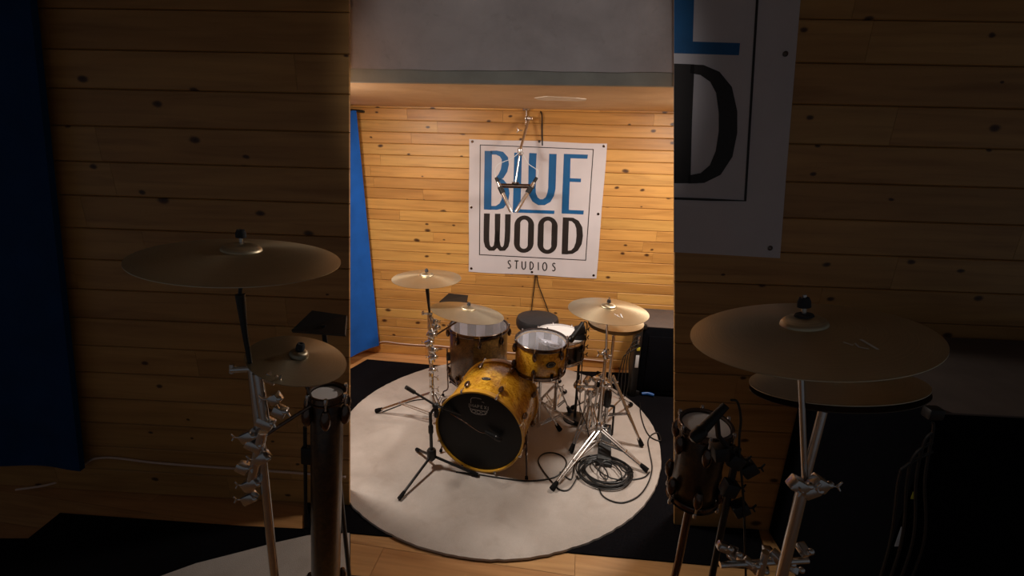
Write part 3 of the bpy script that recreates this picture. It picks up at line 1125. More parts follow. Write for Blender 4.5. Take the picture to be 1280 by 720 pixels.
cA = at_y(533.5, 348, 3.05)
cymbal('crash_cymbal', 'tall thin crash cymbal highest at the left of the kit', cA, .235, M['bronze'])
cB = at_y(585, 387, 2.9)
nB = tilt_to(cB, .27, .15)
cymbal('crash_cymbal', 'tilted crash cymbal on a side arm over the shaded floor tom', cB - nB * .02, .246, M['bronze'], nB)
cC = at_y(760.5, 384, 2.6)
nC = V((.03, .0, 1)).normalized()
cymbal('ride_cymbal', 'broad ride cymbal at the right of the kit, above the hi-hats', cC - V((0, 0, .02)), .238, M['bronze'], nC, mark=True)
cH = at_y(770, 401, 2.86)
cymbal('hi_hat_cymbal', 'upper hi-hat cymbal half hidden under the ride cymbal', cH + V((0, 0, -.005)), .18, M['bronze'], group='hi-hat pair of the drum kit')
cymbal('hi_hat_cymbal', 'lower hi-hat cymbal facing up, rim coloured in shade, under the ride', cH + V((0, 0, -.03)), .18, M['bronze_shaded'], invert=True, group='hi-hat pair of the drum kit')

# ------------------------------------------------------------------ stands
def leg_pair(root, hub_hi, hub_lo, foot, mat, double=True, foot_mat=None, r=.0075):
    """a braced tripod leg, its rubber foot a sub-part"""
    hub_hi, hub_lo, foot = V(hub_hi), V(hub_lo), V(foot)
    mb = MB()
    d = V((foot.x - hub_hi.x, foot.y - hub_hi.y, 0)).normalized()
    s = V((-d.y, d.x, 0)) * (.012 if double else 0)
    st = hub_hi + d * .02
    end = foot + V((0, 0, .02))
    for q in ((s, -s) if double else (s,)):
        mb.tube([st + q, st.lerp(end, .5) + q, end + q * .4], r, 8)
    mid = st.lerp(end, .55)
    for q in ((s, -s) if double else (s,)):
        mb.tube([hub_lo + d * .02 + q, mid + q * .7], r * .8, 8)
    mb.tube([mid - s * 1.3, mid + s * 1.3] if double else [mid - V((0, 0, .006)), mid + V((0, 0, .006))], r * 1.1, 8)
    lg = mb.build('leg', mat, root)
    mb = MB()
    dirv = (end - st).normalized()
    mb.tube([end - dirv * .045, end - dirv * .01, end + dirv * .012], [.013, .017, .018], 10)
    mb.build('rubber_foot', M['rubber'], lg)
    return lg


def collar(mb, p, r=.017, h=.05):
    mb.lathe([(0, -h / 2), (r * .8, -h / 2), (r, -h / 3), (r, h / 3), (r * .8, h / 2), (0, h / 2)], 14, Matrix.Translation(V(p)))


def wing_screw(root, p, d, mat, name='wing_screw', k=1.0):
    p, d = V(p), V(d).normalized()
    mb = MB()
    mb.tube([p, p + d * .03 * k], .004 * k, 8)
    s = V((0, 0, 1)) if abs(d.z) < .7 else V((1, 0, 0))
    e = p + d * .034 * k
    mb.tube([e - s * .02 * k + d * .012 * k, e, e + s * .02 * k + d * .012 * k], [.004 * k, .006 * k, .004 * k], 8)
    return mb.build(name, mat, root)


def pole_parts(root, base, top, mat, joints=(), r=(.0125, .010, .008)):
    """telescoping pole from base to top with a collar at each joint height"""
    base, top = V(base), V(top)
    zs = [base.z] + list(joints) + [top.z]
    def P(z): return base.lerp(top, (z - base.z) / (top.z - base.z))
    for i in range(len(zs) - 1):
        mb = MB(); mb.tube([P(zs[i]), P(zs[i + 1])], r[min(i, len(r) - 1)], 14)
        mb.build('tube', mat, root)
    for z in joints:
        mb = MB(); collar(mb, P(z))
        mb.build('collar', mat, root)
        wing_screw(root, P(z) + V((.012, -.006, 0)), (1, -.5, 0), mat)


def topper(root, p, nrm, mat, long=.03):
    """cymbal rod with felts and wing nut around point p (the cymbal's bell)"""
    p, n = V(p), V(nrm).normalized()
    mb = MB(); mb.tube([p - n * .07, p + n * (.012 + long)], .0042, 8)
    mb.build('cymbal_rod', mat, root)
    Fm = frame(p, n)
    mb = MB(); mb.lathe([(.005, -.020), (.017, -.018), (.018, -.012), (.016, -.008), (.005, -.008)], 16, Fm, closed=True)
    mb.build('felt', M['felt'], root)
    mb = MB(); mb.lathe([(.005, .006), (.012, .007), (.012, .018), (.009, .026), (.005, .026)], 14, Fm, closed=True)
    mb.build('wing_nut', M['felt'], root)


# stand A: left, carries the high crash; a side arm holds the tilted crash
bA = at_z(541, 530, RZ)
topA = V((bA.x, bA.y, 0)); 
sA = thing('cymbal_stand', 'chrome cymbal stand with clamps at the left of the kick drum', 'cymbal stand', (bA.x, bA.y, RZ))
pA = lambda z: V((bA.x, bA.y, z))
zhub = .33
bell = cA + V((0, 0, .04))
kneeA = pA(at_y(540, 412, bA.y).z)
pole_parts(sA, pA(RZ + .05), kneeA, M['chrome'], joints=(.32, at_y(540, 470, bA.y).z), r=(.016, .015, .014))
# upright boom from the knee to the crash
mb = MB(); mb.tube([kneeA, at_y(537, 393, bA.y + .0), ], .016, 12); mb.build('tube', M['chrome'], sA)
tA = at_y(537, 392, bA.y)
mb = MB(); mb.tube([tA, cA + V((0, 0, -.06)), cA + V((0, 0, -.025))], [.007, .014, .016], 12)
mb.build('tapered_rod', M['blackmetal'], sA)
mb = MB(); mb.tube([tA + V((-.045, 0, 0)), tA + V((.02, 0, 0))], .008, 10); mb.ball(tA + V((-.045, 0, 0)), .012); mb.tube([tA + V((-.045, 0, -.004)), tA + V((-.045, 0, .02))], .006, 8)
mb.build('tilter', M['chrome'], sA)
topper(sA, bell, (0, 0, 1), M['chrome'], .02)
for i, (px, py, w) in enumerate(((543, 402, .03), (545, 409, .035), (539, 418, .045), (536, 428, .04), (541, 437, .035), (541, 446, .04), (540, 462, .03))):
    c = at_y(px, py, bA.y - .02)
    mb = MB()
    mb.box((-w * .65, -.02, -.019), (w * .65, .02, .019), Matrix.Translation(c) @ Matrix.Rotation(.5 * ((-1) ** i), 4, 'Y'), .007)
    mb.ball(c + V((w * .6, -.012, .006)), .015)
    mb.build('clamp', M['chrome'], sA)
    wing_screw(sA, c + V(((-1) ** i * .02, -.01, 0)), ((-1) ** i, -.4, .3), M['chrome'], k=.6)
mb = MB(); mb.tube([at_y(538, 396, bA.y), at_y(544, 416, bA.y)], .019, 14); mb.build('boom_tube', M['chrome'], sA)
mb = MB(); mb.tube([at_y(541, 416, bA.y), at_y(537, 430, bA.y - .01), at_y(540, 452, bA.y)], .022, 14); mb.build('clamp_sleeve', M['chrome'], sA)
# side arm
armE = cB + V((0, 0, -.05))
mb = MB(); mb.tube([at_y(543, 420, bA.y - .03), armE - V((.02, 0, .0))], .006, 10)
mb.build('boom_arm', M['darkchrome'], sA)
mb = MB(); mb.ball(armE - V((.02, 0, 0)), .016); mb.box((-.03, -.012, -.01), (.03, .012, .01), Matrix.Translation(armE - V((.02, 0, 0))), .004)
mb.build('tilter', M['chrome'], sA)
topper(sA, cB + nB * .022, nB, M['chrome'], .02)
for px, py in ((472, 516), (560, 503), (563, 545)):
    leg_pair(sA, pA(.27), pA(.10), at_z(px, py, RZ), M['chrome'], double=True, r=.006)

# ride stand: front right, long double-braced legs
bR = at_z(746, 566, RZ)
sR = thing('cymbal_stand', 'tall chrome ride cymbal stand with long braced legs beside the cable coil', 'cymbal stand', (bR.x, bR.y, RZ))
pR = lambda z: V((bR.x, bR.y, z))
zr = lambda y, x=750: at_y(x, y, bR.y).z
jr = zr(442)
pole_parts(sR, pR(RZ + .08), V((bR.x, bR.y, jr)), M['chrome'], joints=(zr(533), zr(478)), r=(.013, .013, .012))
mb = MB(); mb.tube([V((bR.x, bR.y, jr)), cC + V((0, 0, -.06))], [.009, .007], 12); mb.build('tube', M['chrome'], sR)
mb = MB(); collar(mb, (bR.x, bR.y, jr), .02, .06); mb.ball((bR.x - .02, bR.y - .015, jr + .01), .014); mb.ball((bR.x + .022, bR.y - .012, jr - .012), .012)
mb.build('tilter', M['chrome'], sR)
wing_screw(sR, (bR.x - .015, bR.y - .01, jr), (-1, -.3, .2), M['chrome'])
topper(sR, cC + V((0, 0, .022)), nC, M['chrome'], .03)
mb = MB(); collar(mb, pR(zr(533)), .024, .07); mb.build('hub', M['chrome'], sR)
mb = MB(); collar(mb, pR(RZ + .10), .018, .05); mb.build('hub', M['chrome'], sR)
for px, py in ((691, 613), (807, 590), (757, 523)):
    leg_pair(sR, pR(zr(537)), pR(RZ + .10), at_z(px, py, RZ), M['chrome'], True)

# hi-hat stand with pedal
bH = at_z(757, 548, RZ)
bH = V((cH.x - .005, cH.y, RZ))
sH = thing('hi_hat_stand', 'chrome hi-hat stand with black foot pedal behind the ride stand', 'hi-hat stand', (bH.x, bH.y, RZ))
pH = lambda z: V((bH.x, bH.y, z))
zh = cH.z
pole_parts(sH, pH(RZ + .06), pH(zh - .07), M['chrome'], joints=(.45,), r=(.013, .0105))
mb = MB(); mb.tube([pH(zh - .07), pH(zh + .10)], .0035, 8); mb.build('pull_rod', M['chrome'], sH)
mb = MB(); mb.lathe([(.004, -.075), (.016, -.072), (.024, -.055), (.022, -.048), (.004, -.048)], 16, Matrix.Translation((bH.x, bH.y, zh)), closed=True); mb.build('cymbal_seat', M['blackmetal'], sH)
mb = MB(); mb.lathe([(.0045, .022), (.012, .022), (.012, .05), (.008, .055), (.0045, .055)], 14, Matrix.Translation((bH.x, bH.y, zh)), closed=True); mb.build('clutch', M['chrome'], sH)
mb = MB(); mb.lathe([(0, .0), (.02, 0), (.027, .03), (.027, .10), (.02, .13), (0, .13)], 16, Matrix.Translation((bH.x, bH.y, .26))); mb.build('spring_housing', M['blackmetal'], sH)
for px, py in ((801, 558), (716, 512), (788, 508)):
    leg_pair(sH, pH(.50 if px == 801 else .38), pH(.2), at_z(px, py, RZ), M['chrome'], px == 801, r=.008)
# pedal frame and footboard, towards the viewer's left
pd = V((-.18, -.98, 0)).normalized(); ps = V((pd.y, -pd.x, 0))
mb = MB()
f0 = V((bH.x, bH.y, RZ))
for sg in (-1, 1):
    mb.tube([f0 + ps * (.05 * sg) + V((0, 0, .25)), f0 + ps * (.055 * sg) + V((0, 0, .02))], .008, 8)
mb.tube([f0 - ps * .05 + V((0, 0, .25)), f0 + ps * .05 + V((0, 0, .25))], .009, 8)
mb.tube([f0 - ps * .055 + V((0, 0, .015)), f0 + ps * .055 + V((0, 0, .015))], .009, 8)
mb.build('pedal_frame', M['blackmetal'], sH)
mb = MB()
a, b = f0 + pd * .03 + V((0, 0, .12)), f0 + pd * .30 + V((0, 0, .03))
q = [a - ps * .04, a + ps * .04, b + ps * .045, b - ps * .045]
mb.prism(q, V((0, 0, -.012)))
fb_ = mb.build('footboard', M['blackmetal'], sH, smooth=0)
mb = MB(); mb.box((-.05, -.03, 0), (.05, .03, .025), Matrix.Translation(f0 + pd * .31 + V((0, 0, 0))) @ Matrix.Rotation(math.atan2(ps.y, ps.x), 4, 'Z'), .004)
mb.build('heel_plate', M['black'], fb_)
mb = MB(); mb.tube([f0 + pd * .02 + V((0, 0, .125)), f0 + V((0, 0, .25))], .006, 8); mb.build('chain', M['chrome'], sH)

# snare-type stands
def basket_stand(label, base, topz, R, feet, hubz, group, nest=False, arm_up=.07):
    st = thing('snare_stand', label, 'snare stand', (base.x, base.y, RZ), group)
    P = lambda z: V((base.x, base.y, z))
    pole_parts(st, P(RZ + .05), P(topz - .05), M['chrome'], joints=(hubz,), r=(.013, .011))
    mb = MB(); collar(mb, P(topz - .05), .024, .05); mb.ball(P(topz - .06) + V((.02, -.01, 0)), .016)
    mb.build('tilter', M['chrome'], st)
    for k in range(3):
        a = 2 * PI * k / 3 + .9
        d = V((math.cos(a), math.sin(a), 0))
        mb = MB()
        mb.tube([P(topz - .045) + d * .015, P(topz - .03) + d * R * .6, P(topz - .012) + d * R, P(topz + arm_up) + d * (R + .004)], .007, 8, flat=1.3)
        am = mb.build('basket_arm', M['chrome'], st)
        mb = MB(); mb.tube([P(topz + arm_up - .02) + d * (R + .003), P(topz + arm_up + .012) + d * (R + .003)], .0105, 10)
        mb.build('rubber_tip', M['rubber'], am)
    for px, py in feet:
        leg_pair(st, P(hubz - .01), P(RZ + .07), at_z(px, py, RZ), M['chrome'], True, r=.006)
    return st


GR = 'snare stands of the drum kit'
tb = tom.location
basket_stand('chrome stand holding up the golden rack tom', V((tb.x + .01, tb.y, 0)), tb.z - .012, .165, ((667, 530), (699, 539), (722, 533)), .27, GR, arm_up=.03)
sb = sn.location
basket_stand('chrome stand under the white snare, behind the rack tom', V((sb.x, sb.y, 0)), sb.z - .012, .17, ((674, 504), (712, 517), (706, 492)), .27, GR, arm_up=.03)
# empty folded basket with cables, right of the tom
bS = at_z(733, 548, RZ); bS = V((bS.x, bS.y, 0))
zS = at_y(733, 482, bS.y).z
es = basket_stand('empty chrome stand with a crowded clamp top in front of hi-hat pedal', bS, zS, .085, ((714, 566), (752, 560), (737, 533)), .30, GR, arm_up=.06)
mb = MB()
for i in range(3):
    mb.tube([V((bS.x - .035 + .04 * i, bS.y - .02, zS - .02)), V((bS.x - .03 + .03 * i, bS.y - .01, zS - .30))], .008, 8)
mb.build('folded_rod', M['chrome'], es)
for i in range(11):
    c = V((bS.x + random.uniform(-.09, .10), bS.y + random.uniform(-.05, .05), zS + random.uniform(-.01, .075)))
    mb = MB()
    mb.box((-.03, -.018, -.016), (.03, .018, .016), Matrix.Translation(c) @ Matrix.Rotation(random.uniform(-1, 1), 4, 'Z') @ Matrix.Rotation(random.uniform(-.6, .6), 4, 'Y'), .004)
    mb.tube([c, c + V((random.uniform(-.04, .04), -.03, random.uniform(-.01, .03)))], .005, 8)
    mb.ball(c + V((random.uniform(-.02, .02), -.02, .012)), .010)
    mb.build('clamp', M['chrome'], es)
mb = MB()
mb.tube([V((bS.x - .10, bS.y - .03, zS + .01)), V((bS.x + .13, bS.y - .02, zS + .005))], .010, 10)
mb.build('cross_bar', M['chrome'], es)

# ------------------------------------------------------------------ drum throne
th_c = at_y(672, 397, 3.5)
tr = thing('drum_throne', 'round black padded drum throne behind the rack tom', 'stool', (th_c.x, th_c.y, 0))
mb = MB()
mb.lathe([(0, 0), (.14, 0), (.163, .008), (.172, .03), (.172, .065), (.163, .088), (.13, .097), (0, .1)], 56, Matrix.Translation((th_c.x, th_c.y, th_c.z - .085)))
mb.build('seat', M['leather'], tr)
P = lambda z: V((th_c.x, th_c.y, z))
mb = MB(); mb.tube([P(.10), P(th_c.z - .085)], .014, 12); collar(mb, P(.33), .022, .05)
mb.build('post', M['chrome'], tr)
for k in range(3):
    a = 2 * PI * k / 3 + .5
    leg_pair(tr, P(.33), P(.12), V((th_c.x + .25 * math.cos(a), th_c.y + .25 * math.sin(a), RZ)), M['chrome'], True, r=.006)

# ------------------------------------------------------------------ microphones
def mic_body(root, p, d, L=.15, r=.014, head=.02, mat=None):
    p, d = V(p), V(d).normalized()
    Fm = frame(p, d)
    mb = MB(); mb.lathe([(0, -L), (r * .8, -L), (r, -L * .3), (r * 1.1, 0), (0, 0)], 16, Fm)
    b = mb.build('body', mat or M['black'], root)
    mb = MB(); mb.lathe([(r * 1.1, 0), (head, .006), (head, .03), (head * .7, .042), (0, .046)], 16, Fm)
    mb.build('grille', M['blackmetal'], root)
    return b


# snare microphone on a short clip post at the snare's right
mp0 = at_y(716, 421, 2.98); mp1 = at_y(728, 404, 3.05)
sm = thing('snare_microphone', 'black microphone aimed at the white snare head', 'microphone', (mp0.x, mp0.y, mp0.z))
mic_body(sm, mp0, mp0 - mp1, .13, .017, .023)
pb = at_z(727, 520, RZ); pbx = V((mp1.x + .0, mp1.y + .02, 0))
ms = thing('microphone_stand', 'short black microphone stand between white snare and hi-hats', 'microphone stand', (pbx.x, pbx.y, RZ))
zz = mp1.z
mb = MB(); mb.lathe([(0, 0), (.09, 0), (.09, .012), (.03, .022), (0, .022)], 32, Matrix.Translation((pbx.x, pbx.y, RZ))); mb.build('base_plate', M['blackmetal'], ms)
mb = MB(); mb.tube([V((pbx.x, pbx.y, RZ + .02)), V((pbx.x, pbx.y, zz - .05))], .010, 12); mb.build('pole', M['blackmetal'], ms)
for dz, w in ((-.06, .05), (-.12, .06), (-.19, .05), (-.25, .045)):
    mb = MB(); mb.box((-w * .75, -.028, -.03), (w * .75, .028, .03), Matrix.Translation((pbx.x - .01, pbx.y, zz + dz)) @ Matrix.Rotation(dz * 4, 4, 'Y'), .008)
    mb.build('clamp', M['black'], ms)
    wing_screw(ms, (pbx.x + .02, pbx.y, zz + dz), (1, -.3, .4 + dz), M['black'], k=.8)
mb = MB(); mb.tube([V((pbx.x, pbx.y, zz - .06)), V((mp1.x, mp1.y, zz - .02)), mp0.lerp(mp1, .7) + V((0, 0, -.012))], .008, 8); mb.build('clip', M['black'], ms)
mb = MB(); mb.tube(smoothpath([mp1, mp1 + V((.02, 0, .012)), mp1 + V((.035, 0, -.02)), mp1 + V((.03, .0, -.12)), V((pbx.x + .02, pbx.y - .02, zz - .3)), V((pbx.x + .03, pbx.y - .03, .1)), V((pbx.x + .08, pbx.y - .10, RZ + .006))], 8), .0038, 8)
own(mb, 'microphone_cable', M['cable'], 'thin black cable looping down from the snare microphone', 'cable', (pbx.x, pbx.y, RZ))

# boom microphone stand in front of the kick
bB = at_z(540, 584, RZ)
sB = thing('boom_microphone_stand', 'black boom microphone stand before the kick drum', 'microphone stand', (bB.x, bB.y, RZ))
jB = at_y(545, 507, bB.y + .0)
mb = MB(); mb.tube([V((bB.x, bB.y, RZ + .05)), V((bB.x, bB.y, jB.z - .05))], .0105, 12); mb.tube([V((bB.x, bB.y, jB.z - .06)), jB], .008, 10)
mb.build('pole', M['blackmetal'], sB)
mb = MB(); collar(mb, (bB.x, bB.y, RZ + .10), .03, .07); collar(mb, (bB.x, bB.y, RZ + .28), .016, .06); mb.build('hub', M['black'], sB)
mb = MB(); mb.ball(jB, .02, sc=(1.2, 1, .9)); collar(mb, jB + V((0, 0, -.05)), .014, .06); mb.build('boom_clutch', M['black'], sB)
wing_screw(sB, jB + V((.01, -.01, 0)), (.8, -.6, 0), M['black'])
tailE = at_y(509, 485, jB.y - .10); tipE = at_y(594, 524, jB.y + .02)
mb = MB(); mb.tube([tailE, jB, tipE], .007, 10); mb.build('boom_arm', M['blackmetal'], sB)
mb = MB(); dd = (jB - tailE).normalized(); mb.tube([tailE - dd * .01, tailE + dd * .06], .012, 12); mb.build('counterweight', M['black'], sB)
mb = MB(); mb.tube([tipE, tipE + (tipE - jB).normalized() * .03 + V((0, 0, -.012))], .011, 10); mb.build('clip', M['black'], sB)
for px, py in ((499, 626), (597, 596), (521, 564)):
    mb = MB()
    ft_ = at_z(px, py, RZ) + V((0, 0, .014))
    hb = V((bB.x, bB.y, RZ + .09))
    mb.tube([hb, ft_], .0085, 10)
    lg = mb.build('leg', M['blackmetal'], sB)
    mb = MB(); dv = (ft_ - hb).normalized(); mb.tube([ft_ - dv * .05, ft_], [.011, .013], 10); mb.build('rubber_foot', M['rubber'], lg)
km = at_y(619, 546, 2.40)
kmic = thing('kick_microphone', 'small microphone on a thin rod before the black kick head', 'microphone', (km.x, km.y, km.z))
rod0 = at_y(563, 517, jB.y - .015)
mic_body(kmic, km, km - rod0, .07, .013, .018)
mb = MB(); mb.tube(smoothpath([rod0, at_y(580, 527, 2.36), at_y(600, 540, 2.39), km - (km - rod0).normalized() * .06], 6), .0035, 8)
mb.build('gooseneck', M['darkchrome'], kmic)

# stereo pair hung from the ceiling before the banner
Yh = WB.y - .35
h0 = at_y(658, 139, WB.y - .12); h1 = at_y(655, 147, Yh + .15); h2 = at_y(650, 189, Yh + .05); h3 = at_y(644, 231, Yh)
h0.z = STAGE_H
hm = thing('hanging_microphone_mount', 'chrome stereo microphone bar hung from the ceiling before the banner', 'microphone mount', h0)
h0b = at_y(656, 146, h0.y)
mb = MB(); mb.lathe([(0, -.012), (.03, -.012), (.034, 0), (0, 0)], 20, Matrix.Translation(h0)); mb.build('ceiling_plate', M['chrome'], hm)
mb = MB(); mb.tube([h0, V((h0.x, h0.y, at_y(656, 158, h0.y).z))], .007, 10); mb.build('drop_rod', M['darkchrome'], hm)
hj = at_y(661, 148, h0.y - .03)
mb = MB(); mb.ball(hj, .02); mb.box((-.03, -.012, -.012), (.03, .012, .012), Matrix.Translation(hj), .004); mb.build('joint', M['chrome'], hm)
mb = MB(); mb.tube([hj, h2], .011, 12); mb.build('tube', M['chrome'], hm)
mb = MB(); mb.tube([h2, h3], .0075, 10); mb.build('tube', M['chrome'], hm)
mb = MB(); collar(mb, h2, .02, .05); mb.ball(h2 + V((.015, -.01, -.02)), .015); mb.build('collar', M['chrome'], hm)
wing_screw(hm, at_y(653, 163, h0.y - .05), (-1, -.2, 0), M['chrome'])
b0_, b1_ = at_y(623.5, 232, Yh), at_y(668, 233, Yh)
mb = MB(); mb.tube([b0_, b1_], .018, 12); mb.box((-.03, -.02, -.004), (.03, .02, .022), Matrix.Translation(h3), .004); mb.build('stereo_bar', M['darkchrome'], hm)
ends = (((620, 222), (639, 265), 'left'), ((671, 222), (645, 265), 'right'))
for (u0, u1, sd) in ends:
    q0, q1 = at_y(*u0, Yh - .03), at_y(*u1, Yh - .10)
    mm_ = thing('hanging_microphone', 'slim condenser microphone at the %s end of the hanging stereo bar' % sd, 'microphone', q1)
    mm_['group'] = 'hanging stereo microphones'
    d = (q1 - q0).normalized()
    mb = MB(); mb.tube([q0.lerp(q1, .12), q0.lerp(q1, .2), q1 - d * .02, q1], [.012, .0155, .0155, .014], 14); mb.build('body', M['chrome'], mm_)
    mb = MB(); mb.tube([q0, q0.lerp(q1, .16)], .013, 12); mb.build('connector', M['black'], mm_)
    mb = MB(); c = q0.lerp(q1, .35); mb.tube([c - d * .025, c + d * .03], .022, 12); mb.build('clip', M['black'], mm_)
for pts, nm in ((((620, 222), (618.5, 214), (622, 206), (630, 202), (640, 198), (652, 188)), 'left'), (((671, 222), (672.5, 214), (668, 210), (660, 204), (652, 190)), 'right')):
    mb = MB(); mb.tube(smoothpath([at_y(x, y, Yh - .02 + .01 * i) for i, (x, y) in enumerate(pts)], 8), .0028, 8)
    own(mb, 'microphone_cable', M['whitetape'], 'thin pale cable curving up from the %s hanging microphone' % nm, 'cable', at_y(*pts[0], Yh))
# wall cable behind the banner
mb = MB()
wp = lambda x, y, l=.02: on_plane(x, y, WB + WN * l, WN)
mb.tube(smoothpath([at_z(672, 138, STAGE_H - .004), wp(677, 142, .03), wp(677.5, 160), wp(678, 182)], 6), .006, 8)
own(mb, 'wall_cable', M['cable'], 'black cable running from the ceiling down behind the banner', 'cable', wp(678, 182))
for nm, pts in (('left', ((669, 344), (668, 356), (666, 372), (664, 392), (662, 410), (661, 424))), ('right', ((671, 344), (673, 356), (679, 372), (686, 392), (690, 410), (692, 424)))):
    mb = MB(); mb.tube(smoothpath([wp(x, y, .024) for x, y in pts], 6), .004, 8)
    own(mb, 'wall_cable', M['cable'], 'thin black cable on the %s of two hanging below the banner' % nm, 'cable', wp(*pts[-1]))
# white cable along the wall foot
mb = MB()
wc = [at_z(430, 446, .02), at_z(449, 441, .02), at_z(462, 436, .03)] + [wp(x, y, .024) for x, y in ((474, 428.5), (482, 427), (497, 429), (520, 431), (545, 432), (565, 434), (600, 437), (640, 441), (700, 446), (760, 452))]
mb.tube(smoothpath(wc, 6), .0055, 8)
own(mb, 'white_cable', M['whitecable'], 'white cable running along the foot of the bright pine wall', 'cable', wp(540, 432))

# ------------------------------------------------------------------ music desk behind the floor tom
md = at_y(574, 377, 3.75)
mu = thing('music_stand', 'black music stand desk behind the tilted crash cymbal', 'music stand', (md.x, md.y, 0))
mb = MB()
q = [at_y(x, y, Y) for x, y, Y in ((549, 377, 3.72), (561, 366.5, 3.85), (585, 369, 3.86), (583, 380, 3.70))]
mb.prism(q, V((0, .01, -.012)))
mb.build('desk', M['black'], mu, smooth=0)
mb = MB(); mb.tube([V((md.x, md.y, .08)), V((md.x, md.y, md.z - .005))], .009, 10); mb.build('pole', M['blackmetal'], mu)
for k in range(3):
    a = 2 * PI * k / 3 + .2
    mb = MB(); mb.tube([V((md.x, md.y, .16)), V((md.x + .2 * math.cos(a), md.y + .2 * math.sin(a), .022))], .008, 8); mb.build('leg', M['blackmetal'], mu)

# ------------------------------------------------------------------ black cabinet + stage box on the right
def cabinet(name, label, fl, yaw, w, d, h, legs=True):
    cb = thing(name, label, 'speaker cabinet', fl)
    Xm = Matrix.Translation(fl) @ Matrix.Rotation(yaw, 4, 'Z')
    mb = MB(); mb.box((0, 0, .012), (w, d, h - .006), Xm, .012); mb.build('body', M['carpetbox'], cb)
    mb = MB(); mb.box((.004, .004, h - .008), (w - .004, d - .004, h), Xm, .003); mb.build('top_panel', M['cabtop'], cb)
    mb = MB(); mb.box((.05, -.008, .06), (w - .05, .004, h - .08), Xm, .004); mb.build('front_grille', M['grille'], cb)
    for x in (0, w):
        for z in (.012, h - .006):
            mb = MB(); mb.box((x - .025, -.01, z - .02), (x + .025, .03, z + .02) if z > .1 else (x + .025, .03, z + .03), Xm, .008); mb.build('corner_cap', M['black'], cb)
    for x in (.06, w - .06):
        for y in (.06, d - .06):
            mb = MB(); mb.lathe([(0, 0), (.02, 0), (.018, .014), (0, .014)], 12, Xm @ Matrix.Translation((x, y, 0))); mb.build('foot', M['rubber'], cb)
    return cb


ch = .62
cf = at_z(805, 409, ch); 
cbk = at_z(809, 379, ch)
cd = min((cbk - cf).length, .55)
cabinet('speaker_cabinet', 'large black carpeted cabinet at the right of the drum alcove', V((cf.x, cf.y, .007)), -PSI, .95, cd - .10, ch)
# stage box: slim upright black box with sockets, cables hung on it
sx_ = V((cf.x - .05, cf.y + .02, 0))
sbx = thing('stage_box', 'slim black stage box hung with cables beside the large black cabinet', 'stage box', (sx_.x, sx_.y, .007))
mb = MB(); mb.box((-.012, -.05, .0), (.04, .05, .60), Matrix.Translation((sx_.x, sx_.y, .007)), .005); mb.build('body', M['black'], sbx)
for i, (z, mt_, hh) in enumerate(((.42, 'yellow', .03), (.27, 'whitetape', .11))):
    mb = MB(); mb.box((.002, -.055, z), (.03, -.05, z + hh), Matrix.Translation((sx_.x, sx_.y, .007)), .002); mb.build('tape_strip', M[mt_], sbx)
for i in range(6):
    mb = MB(); mb.lathe([(0, 0), (.010, 0), (.010, .006), (.006, .012), (0, .012)], 12, Matrix.Translation((sx_.x + .012, sx_.y - .05, .52 + .012 * (i % 3) - .04 * (i // 3) + .007)) @ Matrix.Rotation(PI / 2, 4, 'X')); mb.build('socket', M['chrome'], sbx)
for i in range(4):
    x0 = sx_.x - .03 - .022 * i
    mb = MB()
    mb.tube(smoothpath([V((sx_.x + .01, sx_.y - .062 - .004 * i, .56 - .03 * i)), V((x0, sx_.y - .075 - .012 * i, .54 - .04 * i)), V((x0 - .02, sx_.y - .06 - .012 * i, .35)), V((x0 - .012 * i, sx_.y - .05 - .012 * i, .15)), V((x0 - .01, sx_.y - .06 - .02 * i, .016)), V((x0 + .03 + .01 * i, sx_.y - .16 - .03 * i, .012))], 8), .004, 8)
    own(mb, 'stage_cable', M['cable'], ('%s of the black cables drooping from the slim stage box' % ('nearest', 'second', 'third', 'outermost')[i]), 'cable', (x0, sx_.y - .15, .012), 'cables drooping from the stage box')

# ------------------------------------------------------------------ floor cables
def floor_cable(pts, label, r=.0042, z=None, mat='cable', name='floor_cable'):
    mb = MB()
    zz = (RZ + .005) if z is None else z
    mb.tube(smoothpath([at_z(x, y, zz) for x, y in pts], 8), r, 8)
    return own(mb, name, M[mat], label, 'cable', at_z(*pts[0], zz))


# coil
co = at_z(757, 592, RZ)
mb = MB()
pts = []
turns = 9
for i in range(turns * 26):
    a = 2 * PI * i / 26
    k = i / 26
    r = .145 - .006 * (k % 4) + .018 * math.sin(k * 2.7 + a * .3)
    pts.append(V((co.x + .012 * math.sin(k * 1.9) + r * 1.15 * math.cos(a), co.y + .014 * math.cos(k * 2.3) + r * .98 * math.sin(a), RZ + .006 + .0045 * (k % 5))))
for i in range(26):
    a = 2 * PI * i / 26 * 1.5
    pts.append(V((co.x + .10 * math.cos(a * 1.3) * math.cos(a * .5), co.y + .09 * math.sin(a * 1.7), RZ + .03)))
mb.tube(pts, .0045, 7)
own(mb, 'cable_coil', M['cable'], 'coiled black cable lying on the rug at front right', 'cable coil', co)
floor_cable([(722, 596), (712, 611), (700, 612), (688, 600), (676, 584), (673, 574), (680, 567), (692, 566), (704, 571), (708, 580), (700, 592), (688, 598), (660, 601), (630, 598), (598, 593), (570, 590)],
            'black cable looping from the coil past the kick drum front')
floor_cable([(700, 590), (714, 599), (718, 580), (724, 577), (735, 577), (752, 575)], 'short black cable curving from the braced stand leg to the coil')
floor_cable([(748, 606), (752, 618), (764, 626), (780, 628), (798, 620), (810, 604), (815, 585), (812, 566), (810, 552), (814, 544), (822, 541), (826, 548), (824, 551), (813, 546), (806, 535), (801, 518), (800, 503)],
            'long black cable arcing round the coil to the rug edge')
floor_cable([(776, 600), (794, 599), (806, 596), (812, 590)], 'black cable end between the coil and right stand foot')
